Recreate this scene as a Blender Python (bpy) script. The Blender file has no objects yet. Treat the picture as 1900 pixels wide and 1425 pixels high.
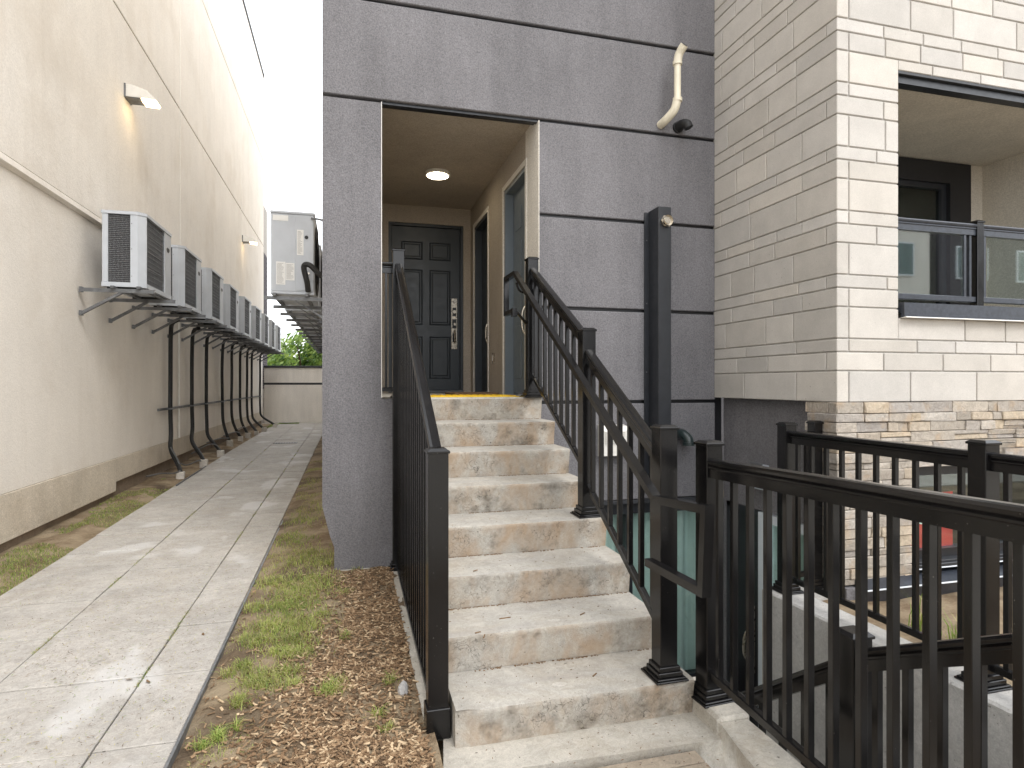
import bpy, math, random
from math import sin, cos, pi, radians as R
from mathutils import Vector, Matrix, noise
random.seed(7)
S = bpy.context.scene
COL = S.collection
EYE = 1.50                      # camera height above the lower ground; all heights below are written relative to the eye

# ------------------------------------------------------------------ camera, world, sun, exposure
cam = bpy.data.objects.new('camera', bpy.data.cameras.new('camera'))
COL.objects.link(cam); S.camera = cam
cam.location = (0, 0, EYE); cam.rotation_euler = (R(90), 0, R(-15.1))
cam.data.sensor_width = 36; cam.data.lens = 36*1130/1900; cam.data.clip_end = 2000; cam.data.clip_start = .05
SUN_DIR = Vector((-.46, 1.0, -1.1)).normalized()          # direction the light travels
w = bpy.data.worlds.new('World'); S.world = w; w.use_nodes = True
nt = w.node_tree; nt.nodes.clear()
out = nt.nodes.new('ShaderNodeOutputWorld'); bg = nt.nodes.new('ShaderNodeBackground')
sky = nt.nodes.new('ShaderNodeTexSky'); sky.sky_type = 'NISHITA'; sky.sun_disc = False
sky.sun_elevation = math.asin(-SUN_DIR.z)
sky.sun_rotation = math.atan2(-SUN_DIR.x, -SUN_DIR.y)
sky.dust_density = 3; sky.air_density = 1
tc = nt.nodes.new('ShaderNodeTexCoord'); mp = nt.nodes.new('ShaderNodeMapping'); mp.inputs['Scale'].default_value = (1, 1, 2.2)
cl = nt.nodes.new('ShaderNodeTexNoise'); cl.inputs['Scale'].default_value = 2.6; cl.inputs['Detail'].default_value = 7; cl.inputs['Roughness'].default_value = .55
rp = nt.nodes.new('ShaderNodeMapRange'); rp.inputs[1].default_value = .3; rp.inputs[2].default_value = .62; rp.inputs[3].default_value = .72; rp.inputs[4].default_value = 1
mx = nt.nodes.new('ShaderNodeMix'); mx.data_type = 'RGBA'
nt.links.new(tc.outputs['Generated'], mp.inputs[0]); nt.links.new(mp.outputs[0], cl.inputs['Vector'])
nt.links.new(cl.outputs[0], rp.inputs[0]); nt.links.new(rp.outputs[0], mx.inputs[0])
nt.links.new(sky.outputs[0], mx.inputs[6]); mx.inputs[7].default_value = (9.4, 9.6, 9.9, 1)   # overcast cloud sheet
nt.links.new(mx.outputs[2], bg.inputs[0]); bg.inputs[1].default_value = .13
nt.links.new(bg.outputs[0], out.inputs[0])
sl = bpy.data.lights.new('sun', 'SUN'); sl.energy = .6; sl.angle = R(20); sl.color = (1, .975, .94)
so = bpy.data.objects.new('sun', sl); COL.objects.link(so); so.location = (0, -5, 20)
so.rotation_euler = SUN_DIR.to_track_quat('-Z', 'Y').to_euler()
S.view_settings.view_transform = 'Standard'; S.view_settings.look = 'None'
S.view_settings.exposure = 1.28; S.view_settings.gamma = 1; S.view_settings.use_curve_mapping = False
S.render.engine = 'CYCLES'
S.cycles.max_bounces = 10; S.cycles.diffuse_bounces = 7; S.cycles.transparent_max_bounces = 12

# ------------------------------------------------------------------ materials
class NT:
    def __init__(s, name):
        s.m = bpy.data.materials.new(name); s.m.use_nodes = True; s.t = s.m.node_tree
        s.b = s.t.nodes['Principled BSDF']; s.pos = s.n('ShaderNodeNewGeometry')
    def n(s, k, **kw):
        x = s.t.nodes.new(k)
        for a, v in kw.items(): setattr(x, a, v)
        return x
    def l(s, a, b): s.t.links.new(a, b)
    def vec(s, sc=(1, 1, 1), src=None):
        m = s.n('ShaderNodeMapping'); m.inputs['Scale'].default_value = sc
        s.l(src or s.pos.outputs['Position'], m.inputs[0]); return m.outputs[0]
    def noise(s, scale, detail=4, rough=.55, sc=(1, 1, 1), dist=0):
        x = s.n('ShaderNodeTexNoise'); x.inputs['Scale'].default_value = scale; x.inputs['Detail'].default_value = detail
        x.inputs['Roughness'].default_value = rough; x.inputs['Distortion'].default_value = dist
        s.l(s.vec(sc), x.inputs['Vector']); return x.outputs[0]
    def rng(s, v, a, b, c=0, d=1, smooth=False):
        x = s.n('ShaderNodeMapRange'); x.inputs[1].default_value = a; x.inputs[2].default_value = b
        x.inputs[3].default_value = c; x.inputs[4].default_value = d
        if smooth: x.interpolation_type = 'SMOOTHSTEP'
        s.l(v, x.inputs[0]); return x.outputs[0]
    def math(s, op, a, b):
        x = s.n('ShaderNodeMath', operation=op)
        for i, q in enumerate((a, b)):
            if isinstance(q, (int, float)): x.inputs[i].default_value = q
            else: s.l(q, x.inputs[i])
        return x.outputs[0]
    def mix(s, f, a, b, mode='MIX'):
        x = s.n('ShaderNodeMix', data_type='RGBA', blend_type=mode)
        for i, q in ((0, f), (6, a), (7, b)):
            if isinstance(q, (int, float)): x.inputs[i].default_value = q
            elif isinstance(q, tuple): x.inputs[i].default_value = (*q[:3], 1)
            else: s.l(q, x.inputs[i])
        return x.outputs[2]
    def scale(s, c, f):      # colour times a factor socket
        x = s.n('ShaderNodeVectorMath', operation='SCALE')
        if isinstance(c, tuple): x.inputs[0].default_value = c[:3]
        else: s.l(c, x.inputs[0])
        if isinstance(f, (int, float)): x.inputs[3].default_value = f
        else: s.l(f, x.inputs[3])
        return x.outputs[0]
    def col(s, c):
        if isinstance(c, tuple): s.b.inputs['Base Color'].default_value = (*c[:3], 1)
        else: s.l(c, s.b.inputs['Base Color'])
    def bump(s, h, dist=.002, st=1.0):
        x = s.n('ShaderNodeBump'); x.inputs['Distance'].default_value = dist; x.inputs['Strength'].default_value = st
        s.l(h, x.inputs['Height']); s.l(x.outputs[0], s.b.inputs['Normal'])
    def rough(s, r):
        if isinstance(r, (int, float)): s.b.inputs['Roughness'].default_value = r
        else: s.l(r, s.b.inputs['Roughness'])
M = {}
def stucco(name, c, grain=130, gd=.0025, var=.16, streak=.1, stain=None, ga=.28):
    k = NT(name)
    f = k.math('MULTIPLY', k.rng(k.noise(1.3, 5), .3, .7, 1-var, 1+var), k.rng(k.noise(2.2, 5, .6, (2.2, 2.2, .35)), .35, .65, 1-streak, 1+streak))
    g = k.noise(grain, 3, .7)
    f = k.math('MULTIPLY', f, k.rng(g, .25, .75, 1-ga, 1+ga))
    c1 = k.scale(c, f)
    if stain: c1 = k.mix(k.rng(k.noise(.9, 6, .65), .5, .72, 0, .55), c1, stain)
    if stain: c1 = k.mix(k.rng(k.noise(1.6, 7, .68, (2.6, 2.6, .22)), .55, .74, 0, .15), c1, (stain[0]*.72, stain[1]*.68, stain[2]*.62))
    k.col(c1); k.rough(.92); k.b.inputs['Specular IOR Level'].default_value = .25
    k.bump(k.math('ADD', g, k.math('MULTIPLY', k.noise(18, 3), 1.5)), gd, .9)
    M[name] = k.m
stucco('grey_stucco', (.168, .163, .170), 92, .004, .10, .09, None, .42)
stucco('cream_stucco', (.80, .76, .70), 75, .0022, .04, .015, (.66, .60, .52), .14)
stucco('base_stucco', (.62, .56, .47), 75, .003, .12, .04, (.36, .29, .21))
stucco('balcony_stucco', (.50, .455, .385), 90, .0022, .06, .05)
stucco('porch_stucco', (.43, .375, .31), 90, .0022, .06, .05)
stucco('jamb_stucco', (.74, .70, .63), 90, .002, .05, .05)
stucco('far_stucco', (.80, .76, .70), 60, .002, .05, .05)
def concrete(name, c, stain, amt=.5, cracks=False, specks=True, patch=None):
    k = NT(name)
    n1 = k.noise(1.7, 7, .62); n2 = k.noise(9, 6, .6); n3 = k.noise(160, 2, .6)
    f = k.math('MULTIPLY', k.rng(n1, .3, .7, .86, 1.12), k.rng(n2, .3, .7, .9, 1.1))
    f = k.math('MULTIPLY', f, k.rng(n3, .3, .7, .88, 1.1))
    c1 = k.scale(c, f)
    c1 = k.mix(k.rng(k.noise(2.6, 6, .66, dist=.6), .46, .68, 0, amt), c1, stain)
    c1 = k.scale(c1, k.rng(k.noise(22, 6, .75, dist=1.5), .35, .62, 1.08, .84))
    if patch:
        c1 = k.mix(k.rng(k.noise(1.15, 3, .5, (1.3, .9, 1), .3), .57, .64, 0, .6, True), c1, patch)
    if specks:
        c1 = k.mix(k.rng(k.noise(55, 2, .5), .70, .74, 0, .75), c1, (.07, .06, .05))
    h = k.math('ADD', k.math('MULTIPLY', n2, 1.5), n3)
    if cracks:
        v = k.n('ShaderNodeTexVoronoi', feature='DISTANCE_TO_EDGE'); v.inputs['Scale'].default_value = 40
        wv = k.n('ShaderNodeVectorMath', operation='ADD'); nz = k.n('ShaderNodeTexNoise'); nz.inputs['Scale'].default_value = 14; nz.inputs['Detail'].default_value = 4
        k.l(k.pos.outputs['Position'], nz.inputs['Vector']); sc = k.n('ShaderNodeVectorMath', operation='SCALE'); sc.inputs[3].default_value = .09
        k.l(nz.outputs[1], sc.inputs[0]); k.l(k.pos.outputs['Position'], wv.inputs[0]); k.l(sc.outputs[0], wv.inputs[1]); k.l(wv.outputs[0], v.inputs['Vector'])
        crack = k.rng(v.outputs['Distance'], .0, .035, 1, 0)
        sep = k.n('ShaderNodeSeparateXYZ'); k.l(k.pos.outputs['True Normal'], sep.inputs[0])
        riser = k.rng(sep.outputs[2], .3, .7, 1, 0)
        mask = k.math('MULTIPLY', k.math('MULTIPLY', k.rng(k.noise(3.1, 4, .6), .45, .6), k.rng(k.noise(17, 3, .6), .42, .58)), riser)
        rust = k.rng(k.noise(3.6, 5, .6, (1.4, 1, .8), .4), .43, .66, 0, .6)
        c1 = k.mix(k.math('MULTIPLY', rust, riser), c1, (.36, .235, .13))
        c1 = k.mix(k.math('MULTIPLY', k.rng(k.noise(5.0, 6, .7), .53, .68, 0, .75), riser), c1, (.11, .09, .065))
        c1 = k.mix(k.math('MULTIPLY', k.math('MULTIPLY', crack, mask), .95), c1, (.05, .04, .03))
        c1 = k.mix(k.math('MULTIPLY', k.rng(k.noise(4, 6, .6, (.35, 2.5, 1)), .5, .7, 0, .4), k.rng(sep.outputs[2], .3, .7, 0, 1)), c1, (.29, .275, .26))
        h = k.math('SUBTRACT', h, k.math('MULTIPLY', k.math('MULTIPLY', crack, mask), 2))
    k.col(c1); k.rough(.9); k.b.inputs['Specular IOR Level'].default_value = .3; k.bump(h, .0022, .8)
    M[name] = k.m
concrete('step_concrete', (.43, .405, .36), (.37, .315, .24), .5, True)
concrete('wall_concrete', (.44, .43, .41), (.40, .38, .34), .4)
concrete('curb_concrete', (.47, .44, .385), (.34, .29, .22), .55)
concrete('paver', (.425, .40, .365), (.36, .32, .27), .45, patch=(.56, .55, .535))
concrete('tan_paver', (.34, .285, .22), (.27, .21, .15), .5)
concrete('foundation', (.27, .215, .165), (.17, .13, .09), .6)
concrete('block_concrete', (.58, .55, .50), (.36, .31, .24), .5)
def limestone():
    k = NT('limestone'); oi = k.n('ShaderNodeObjectInfo')
    f = k.math('MULTIPLY', k.rng(oi.outputs['Random'], 0, 1, .88, 1.06), k.rng(k.noise(6, 5, .6), .3, .7, .93, 1.07))
    g = k.noise(230, 2, .7); f = k.math('MULTIPLY', f, k.rng(g, .25, .75, .86, 1.12))
    c = k.mix(k.rng(k.math('FRACT', k.math('MULTIPLY', oi.outputs['Random'], 7.3), 0), 0, 1, 0, 1), (.49, .465, .43), (.50, .465, .415))
    c = k.scale(c, f)
    c = k.mix(k.rng(k.noise(70, 2), .73, .77, 0, .8), c, (.12, .1, .08))
    k.col(c); k.rough(.88); k.bump(g, .0015, .8); M['limestone'] = k.m
limestone()
def ledgestone():
    k = NT('ledgestone'); oi = k.n('ShaderNodeObjectInfo')
    cr = k.n('ShaderNodeValToRGB'); e = cr.color_ramp.elements
    e[0].color = (.30, .265, .22, 1); e[1].color = (.46, .41, .345, 1)
    for p, cc in ((.25, (.42, .37, .31, 1)), (.5, (.34, .31, .28, 1)), (.72, (.47, .385, .28, 1)), (.85, (.45, .41, .36, 1))):
        q = e.new(p); q.color = cc
    k.l(oi.outputs['Random'], cr.inputs[0])
    g = k.noise(28, 7, .7, dist=1.2)
    c = k.scale(cr.outputs[0], k.rng(g, .3, .7, .72, 1.25))
    c = k.mix(k.rng(k.noise(9, 4), .55, .7, 0, .4), c, (.44, .30, .17))
    k.col(c); k.rough(.9); k.bump(g, .014, 1); M['ledgestone'] = k.m
ledgestone()
def plain(name, c, rough=.5, metal=0, spec=.5, var=.06, ns=8, bump=None, coat=0):
    k = NT(name)
    k.col(k.scale(c, k.rng(k.noise(ns, 5, .6), .3, .7, 1-var, 1+var)))
    k.rough(k.rng(k.noise(ns*2.5, 4), .3, .7, max(.02, rough*.85), min(1, rough*1.15)))
    k.b.inputs['Metallic'].default_value = metal; k.b.inputs['Specular IOR Level'].default_value = spec
    if coat: k.b.inputs['Coat Weight'].default_value = coat; k.b.inputs['Coat Roughness'].default_value = .1
    if bump: k.bump(k.noise(bump[0], 3), bump[1], .6)
    M[name] = k.m
def black_paint():
    k = NT('black_paint')
    c = k.scale((.0065, .0062, .0064), k.rng(k.noise(4, 5), .3, .7, .8, 1.3))
    c = k.mix(k.rng(k.noise(150, 2, .4), .755, .78, 0, .35), c, (.3, .28, .25))
    c = k.mix(k.rng(k.noise(5, 6, .7, (1, 1, .5)), .58, .8, 0, .035), c, (.2, .16, .12))
    k.col(c); k.rough(k.rng(k.noise(9, 5), .3, .7, .15, .24)); k.b.inputs['Specular IOR Level'].default_value = .42
    k.bump(k.noise(320, 2), .0003, .5); M['black_paint'] = k.m
black_paint()
plain('dark_trim', (.014, .016, .020), .38, 0, .6, .2, 12)
plain('flashing', (.030, .035, .046), .35, .1, .6, .35, 40)
plain('black_rubber', (.012, .012, .012), .6)
plain('door_slate', (.036, .044, .052), .42, 0, .5, .05, 5)
plain('door_blue', (.155, .185, .21), .42, 0, .5, .05, 5)
plain('door_black', (.012, .012, .014), .35)
plain('satin_nickel', (.55, .50, .42), .28, .95)
plain('gold_key', (.55, .45, .2), .3, .9)
plain('white_plastic', (.72, .70, .65), .4)
plain('white_frame', (.70, .74, .78), .4)
plain('pvc_cream', (.72, .66, .52), .4, 0, .5, .1)
plain('unit_grey', (.47, .495, .53), .42, .05, .5, .05, 6)
plain('unit_light', (.50, .53, .57), .4, .05, .5, .05, 6)
plain('coil_fins', (.10, .10, .104), .5, .5, .5, .3, 60)
plain('galvanised', (.15, .155, .16), .45, .35, .5, .3, 14)
plain('dark_green', (.02, .03, .03), .3)
plain('roof_cap', (.03, .032, .036), .5)
plain('yellow_tactile', (.72, .48, .03), .6, 0, .4, .12)
plain('mat_brown', (.16, .10, .055), .95, 0, .2, .3, 60, (90, .004))
plain('sticker', (.78, .78, .76), .6, 0, .4, .02)
plain('sticker_ink', (.12, .12, .13), .7)
plain('red_panel', (.68, .025, .03), .35, 0, .5, .2, 6)
plain('curtain', (.62, .66, .64), .8, 0, .3, .1, 4)
plain('mortar', (.40, .38, .35), .95, 0, .2, .15, 30, (80, .002))
plain('dark_brick', (.085, .075, .085), .85, 0, .3, .3, 8)
plain('pale_brick', (.42, .39, .37), .85, 0, .3, .2, 8)
plain('room_dark', (.03, .03, .032), .8)
plain('rock', (.42, .41, .40), .9, 0, .3, .2, 14, (30, .01))
plain('bark', (.10, .07, .05), .95, 0, .2, .3, 12, (14, .03))
for i, c in enumerate(((.29, .195, .115), (.19, .12, .068), (.48, .36, .23), (.115, .075, .045))): plain('chip_%s' % 'abcd'[i], c, .9, 0, .2, .25, 60)
def leafy(name, c, tr=.35):
    k = NT(name); oi = k.noise(7, 3)
    k.col(k.scale(c, k.rng(oi, .3, .7, .7, 1.35))); k.rough(.6)
    k.b.inputs['Subsurface Weight'].default_value = 0
    tl = k.n('ShaderNodeBsdfTranslucent'); tl.inputs[0].default_value = (c[0]*1.3, c[1]*1.3, c[2]*.7, 1)
    ms = k.n('ShaderNodeMixShader'); ms.inputs[0].default_value = tr
    k.l(k.b.outputs[0], ms.inputs[1]); k.l(tl.outputs[0], ms.inputs[2])
    k.l(ms.outputs[0], k.t.nodes['Material Output'].inputs[0]); M[name] = k.m
leafy('grass_green', (.19, .27, .06)); leafy('grass_lime', (.36, .39, .12)); leafy('grass_dry', (.42, .37, .20))
leafy('leaf_green', (.12, .20, .05), .4); leafy('leaf_light', (.24, .33, .10), .4); leafy('leaf_dark', (.05, .11, .03), .3)
def soil():
    k = NT('soil')
    n = k.noise(3, 7, .65); c = k.mix(k.rng(n, .38, .62), (.17, .12, .075), (.33, .265, .18))
    c = k.mix(k.rng(k.noise(45, 4, .7), .5, .68, 0, .7), c, (.33, .25, .16))
    c = k.mix(k.rng(k.noise(1.4, 6, .6, dist=.5), .5, .62, 0, .75), c, (.09, .065, .045))
    k.col(c); k.rough(.95); k.b.inputs['Specular IOR Level'].default_value = .15
    k.bump(k.math('ADD', k.noise(60, 5, .7), k.math('MULTIPLY', k.noise(14, 4), 2)), .012, 1); M['soil'] = k.m
soil()
def glass(name, tint=(.85, .93, .90), refl=1.0):
    k = NT(name); k.t.nodes.remove(k.b)
    tr = k.n('ShaderNodeBsdfTransparent'); tr.inputs[0].default_value = (*tint, 1)
    gl = k.n('ShaderNodeBsdfGlossy'); gl.inputs['Roughness'].default_value = .02; gl.inputs[0].default_value = (.95, .98, 1, 1)
    dp = k.n('ShaderNodeVectorMath', operation='DOT_PRODUCT'); k.l(k.pos.outputs['Normal'], dp.inputs[0]); k.l(k.pos.outputs['Incoming'], dp.inputs[1])
    c_ = k.math('ABSOLUTE', dp.outputs['Value'], 0)
    f = k.math('MINIMUM', k.math('MULTIPLY', k.math('ADD', k.math('MULTIPLY', k.math('POWER', k.math('SUBTRACT', 1.0, c_), 5.0), .96), .045), refl), 1.0)
    ms = k.n('ShaderNodeMixShader'); k.l(f, ms.inputs[0]); k.l(tr.outputs[0], ms.inputs[1]); k.l(gl.outputs[0], ms.inputs[2])
    k.l(ms.outputs[0], k.t.nodes['Material Output'].inputs[0]); M[name] = k.m
glass('glass', (.86, .93, .91), 2.6); glass('dark_glass', (.5, .58, .56), 1.6); glass('window_glass', (.87, .94, .92), 1.8)
def emis(name, c, s):
    k = NT(name); k.b.inputs['Emission Color'].default_value = (*c, 1); k.b.inputs['Emission Strength'].default_value = s
    k.col((.8, .8, .8)); M[name] = k.m
emis('lamp_glow', (1, .86, .62), 9); emis('led_glow', (1, .72, .36), 7)
def meshguard():
    k = NT('guard_mesh')
    cr = k.n('ShaderNodeTexVoronoi', feature='F1'); cr.inputs['Scale'].default_value = 75; cr.inputs['Randomness'].default_value = .12
    k.l(k.vec((1, 1, .62)), cr.inputs['Vector'])
    hole = k.rng(cr.outputs['Distance'], .42, .52, 1, 0)
    k.col(k.mix(hole, (.16, .165, .175), (.012, .012, .014))); k.rough(.5); k.bump(k.math('SUBTRACT', 1.0, hole), .003, 1); M['guard_mesh'] = k.m
meshguard()

# ------------------------------------------------------------------ mesh building
class MB:
    def __init__(s): s.v = []; s.f = []; s.m = []
    def add(s, vs, fs, mi=0):
        o = len(s.v); s.v += [Vector(p) for p in vs]; s.f += [tuple(i+o for i in f) for f in fs]; s.m += [mi]*len(fs); return s
    def box(s, x0, x1, y0, y1, z0, z1, c=0, mi=0, mat=None):
        if c <= 0:
            vs = [(x, y, z) for z in (z0, z1) for y in (y0, y1) for x in (x0, x1)]
            fs = [(0, 2, 3, 1), (4, 5, 7, 6), (0, 1, 5, 4), (1, 3, 7, 5), (3, 2, 6, 7), (2, 0, 4, 6)]
        else:
            c = min(c, (x1-x0)*.45, (y1-y0)*.45, (z1-z0)*.45)
            vs = []; idx = {}
            for a, (x, sx) in enumerate(((x0, 1), (x1, -1))):
                for b, (y, sy) in enumerate(((y0, 1), (y1, -1))):
                    for d, (z, sz) in enumerate(((z0, 1), (z1, -1))):
                        idx[a, b, d, 0] = len(vs); vs.append((x, y+sy*c, z+sz*c))
                        idx[a, b, d, 1] = len(vs); vs.append((x+sx*c, y, z+sz*c))
                        idx[a, b, d, 2] = len(vs); vs.append((x+sx*c, y+sy*c, z))
            I = idx; fs = []
            fs += [(I[0,0,0,0], I[0,0,1,0], I[0,1,1,0], I[0,1,0,0]), (I[1,0,0,0], I[1,1,0,0], I[1,1,1,0], I[1,0,1,0])]
            fs += [(I[0,0,0,1], I[1,0,0,1], I[1,0,1,1], I[0,0,1,1]), (I[0,1,0,1], I[0,1,1,1], I[1,1,1,1], I[1,1,0,1])]
            fs += [(I[0,0,0,2], I[0,1,0,2], I[1,1,0,2], I[1,0,0,2]), (I[0,0,1,2], I[1,0,1,2], I[1,1,1,2], I[0,1,1,2])]
            for b in (0, 1):
                for d in (0, 1):
                    fs.append((I[0,b,d,1], I[1,b,d,1], I[1,b,d,2], I[0,b,d,2]))
            for a in (0, 1):
                for d in (0, 1):
                    fs.append((I[a,0,d,0], I[a,1,d,0], I[a,1,d,2], I[a,0,d,2]))
            for a in (0, 1):
                for b in (0, 1):
                    fs.append((I[a,b,0,0], I[a,b,1,0], I[a,b,1,1], I[a,b,0,1]))
                    for d in (0, 1): fs.append((I[a,b,d,0], I[a,b,d,1], I[a,b,d,2]))
        if mat is not None: vs = [mat @ Vector(p) for p in vs]
        return s.add(vs, fs, mi)
    def extrude(s, p0, p1, prof, mi=0):
        """profile of (lateral, vertical) points swept from p0 to p1, with vertical ends"""
        p0 = Vector(p0); p1 = Vector(p1); d = p1-p0; d.z = 0; d.normalize(); lat = Vector((d.y, -d.x, 0)); n = len(prof)
        vs = [p+lat*a+Vector((0, 0, b)) for p in (p0, p1) for a, b in prof]
        fs = [tuple(range(n)), tuple(range(2*n-1, n-1, -1))]+[(i, i+n, (i+1) % n+n, (i+1) % n) for i in range(n)]
        return s.add(vs, fs, mi)
    def prism(s, poly, ax, a0, a1, mi=0):
        """poly in the plane perpendicular to ax ('x': (y,z), 'y': (x,z), 'z': (x,y))"""
        def P(u, v, a): return {'x': (a, u, v), 'y': (u, a, v), 'z': (u, v, a)}[ax]
        n = len(poly); vs = [P(u, v, a) for a in (a0, a1) for u, v in poly]
        fs = [tuple(range(n)), tuple(range(2*n-1, n-1, -1))]+[(i, i+n, (i+1) % n+n, (i+1) % n) for i in range(n)]
        return s.add(vs, fs, mi)
    def tube(s, pts, r, n=8, mi=0, cap=True):
        pts = [Vector(p) for p in pts]; rings = []
        rr = r if isinstance(r, (list, tuple)) else [r]*len(pts)
        up = Vector((0, 0, 1)); prev = None
        for i, p in enumerate(pts):
            t = (pts[min(i+1, len(pts)-1)]-pts[max(i-1, 0)]).normalized()
            if prev is None:
                a = t.cross(up if abs(t.z) < .95 else Vector((1, 0, 0))).normalized()
            else:
                a = (prev-t*prev.dot(t)).normalized()
            prev = a; b = t.cross(a)
            rings.append([p+(a*cos(2*pi*k/n)+b*sin(2*pi*k/n))*rr[i] for k in range(n)])
        vs = [v for q in rings for v in q]; fs = []
        for i in range(len(pts)-1):
            for k in range(n): fs.append((i*n+k, i*n+(k+1) % n, (i+1)*n+(k+1) % n, (i+1)*n+k))
        if cap: fs += [tuple(range(n-1, -1, -1)), tuple(range((len(pts)-1)*n, len(pts)*n))]
        return s.add(vs, fs, mi)
    def bar(s, pts, wd, ht, mi=0):
        """rectangular section bar through points (mitred)"""
        pts = [Vector(p) for p in pts]; n = len(pts); vs = []
        closed = False
        for i, p in enumerate(pts):
            t0 = (p-pts[i-1]).normalized() if i else (pts[1]-p).normalized()
            t1 = (pts[i+1]-p).normalized() if i < n-1 else t0
            lat = Vector((1, 0, 0)); 
            u0 = lat.cross(t0).normalized(); u1 = lat.cross(t1).normalized(); u = (u0+u1)
            if u.length < 1e-4: u = u0
            u.normalize(); k = 1/max(.35, u.dot(u0))
            for a, b in ((-1, -1), (1, -1), (1, 1), (-1, 1)): vs.append(p+lat*a*wd/2+u*b*ht/2*k)
        fs = [(0, 1, 2, 3), (4*n-1, 4*n-2, 4*n-3, 4*n-4)]
        for i in range(n-1):
            for k in range(4): fs.append((4*i+k, 4*i+4+k, 4*i+4+(k+1) % 4, 4*i+(k+1) % 4))
        return s.add(vs, fs, mi)
def link(name, data, parent=None, loc=(0, 0, 0)):
    o = bpy.data.objects.new(name, data); COL.objects.link(o)
    if parent: o.parent = parent
    o.location = loc; return o
def absloc(o):
    v = Vector(o.location)
    while o.parent: o = o.parent; v += Vector(o.location)
    return v
import bmesh
def build(name, mb, mats, parent=None, label=None, smooth=False, base=None):
    if not isinstance(mats, (list, tuple)): mats = [mats]
    off = absloc(parent) if parent else Vector((0, 0, 0))
    o_loc = Vector((0, 0, 0))
    if parent is None:
        if base is None:
            xs = [v.x for v in mb.v]; ys = [v.y for v in mb.v]; zs = [v.z for v in mb.v]
            base = ((min(xs)+max(xs))/2, (min(ys)+max(ys))/2, min(zs))
        o_loc = Vector(base)+Vector((0, 0, EYE))
    me = bpy.data.meshes.new(name)
    me.from_pydata([tuple(v+Vector((0, 0, EYE))-off-o_loc) for v in mb.v], [], mb.f)
    for m in mats: me.materials.append(M[m])
    if any(mb.m): me.polygons.foreach_set('material_index', mb.m)
    if len(mb.f) < 3000:
        b = bmesh.new(); b.from_mesh(me); bmesh.ops.recalc_face_normals(b, faces=b.faces); b.to_mesh(me); b.free()
    if smooth:
        me.polygons.foreach_set('use_smooth', [True]*len(me.polygons))
        try: me.set_sharp_from_angle(angle=R(38))
        except Exception: pass
    me.update()
    o = link(name, me, parent, o_loc)
    if label: o['label'] = label
    return o
def tag(o, label, cat, group=None, kind=None):
    if label: o['label'] = label
    if cat: o['category'] = cat
    if group: o['group'] = group
    if kind: o['kind'] = kind
    return o
def thing(name, label, cat, loc, group=None):
    o = link(name, None, None, (loc[0], loc[1], loc[2]+EYE)); return tag(o, label, cat, group)
def copy_tree(o, d=(0, 0, 0), parent=None):
    c = o.copy(); COL.objects.link(c); c.parent = parent
    if parent is None: c.location = Vector(o.location)+Vector(d)
    for ch in CH.get(o, [x for x in o.children]): copy_tree(ch, (0, 0, 0), c)
    return c
CH = {}
def B(*a, **k): return MB().box(*a, **k)

# ------------------------------------------------------------------ ground
G = -1.50
def gz(x, y):     # soil height
    if x < -1: return -1.512+.006*min(y, 14)-.024*max(0, min(1, (x+2.50+.02*min(y, 14)*.5)/.08))
    t = max(0, min(1, (y-2.6)/2.2)); z = -1.512+.006*min(y, 14)-.016*max(0, min(1, (-.58-x)/.08))*(x > -1)
    z += .055*t*max(0, min(1, (x+.75)/.5)) if y < 9 else .055*max(0, 1-(y-9)/3)*max(0, min(1, (x+.75)/.5))
    return z
def soil_grid(name, x0, x1, y0, y1, nx, ny, amp):
    mb = MB(); vs = []; fs = []
    for j in range(ny+1):
        for i in range(nx+1):
            x = x0+(x1-x0)*i/nx; y = y0+(y1-y0)*j/ny
            vs.append((x, y, gz(x, y)+noise.noise(Vector((x*3.1, y*3.1, 2)))*amp+noise.noise(Vector((x*11, y*11, 5)))*amp*.4))
    for j in range(ny):
        for i in range(nx): a = j*(nx+1)+i; fs.append((a, a+1, a+nx+2, a+nx+1))
    mb.add(vs, fs); o = build(name, mb, 'soil', smooth=True); o['kind'] = 'structure'; return o
mb = MB()
for (x0, x1, y0, y1) in ((-400, 1.45, -400, 600), (1.45, 3.1, -400, .9), (3.1, 400, -400, 3.3), (1.45, 400, 6.0, 600)):
    mb.add([(x0, y0, -1.60), (x1, y0, -1.60), (x1, y1, -1.60), (x0, y1, -1.60)], [(0, 1, 2, 3)])
g = build('ground', mb, 'soil'); g['kind'] = 'structure'
soil_grid('soil_bed', -.70, .36, 1.2, 4.9, 40, 130, .022)
soil_grid('soil_strip', -.70, -.05, 4.9, 23.2, 12, 90, .015)
soil_grid('soil_verge', -2.95, -2.28, .8, 24, 14, 160, .018)

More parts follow.
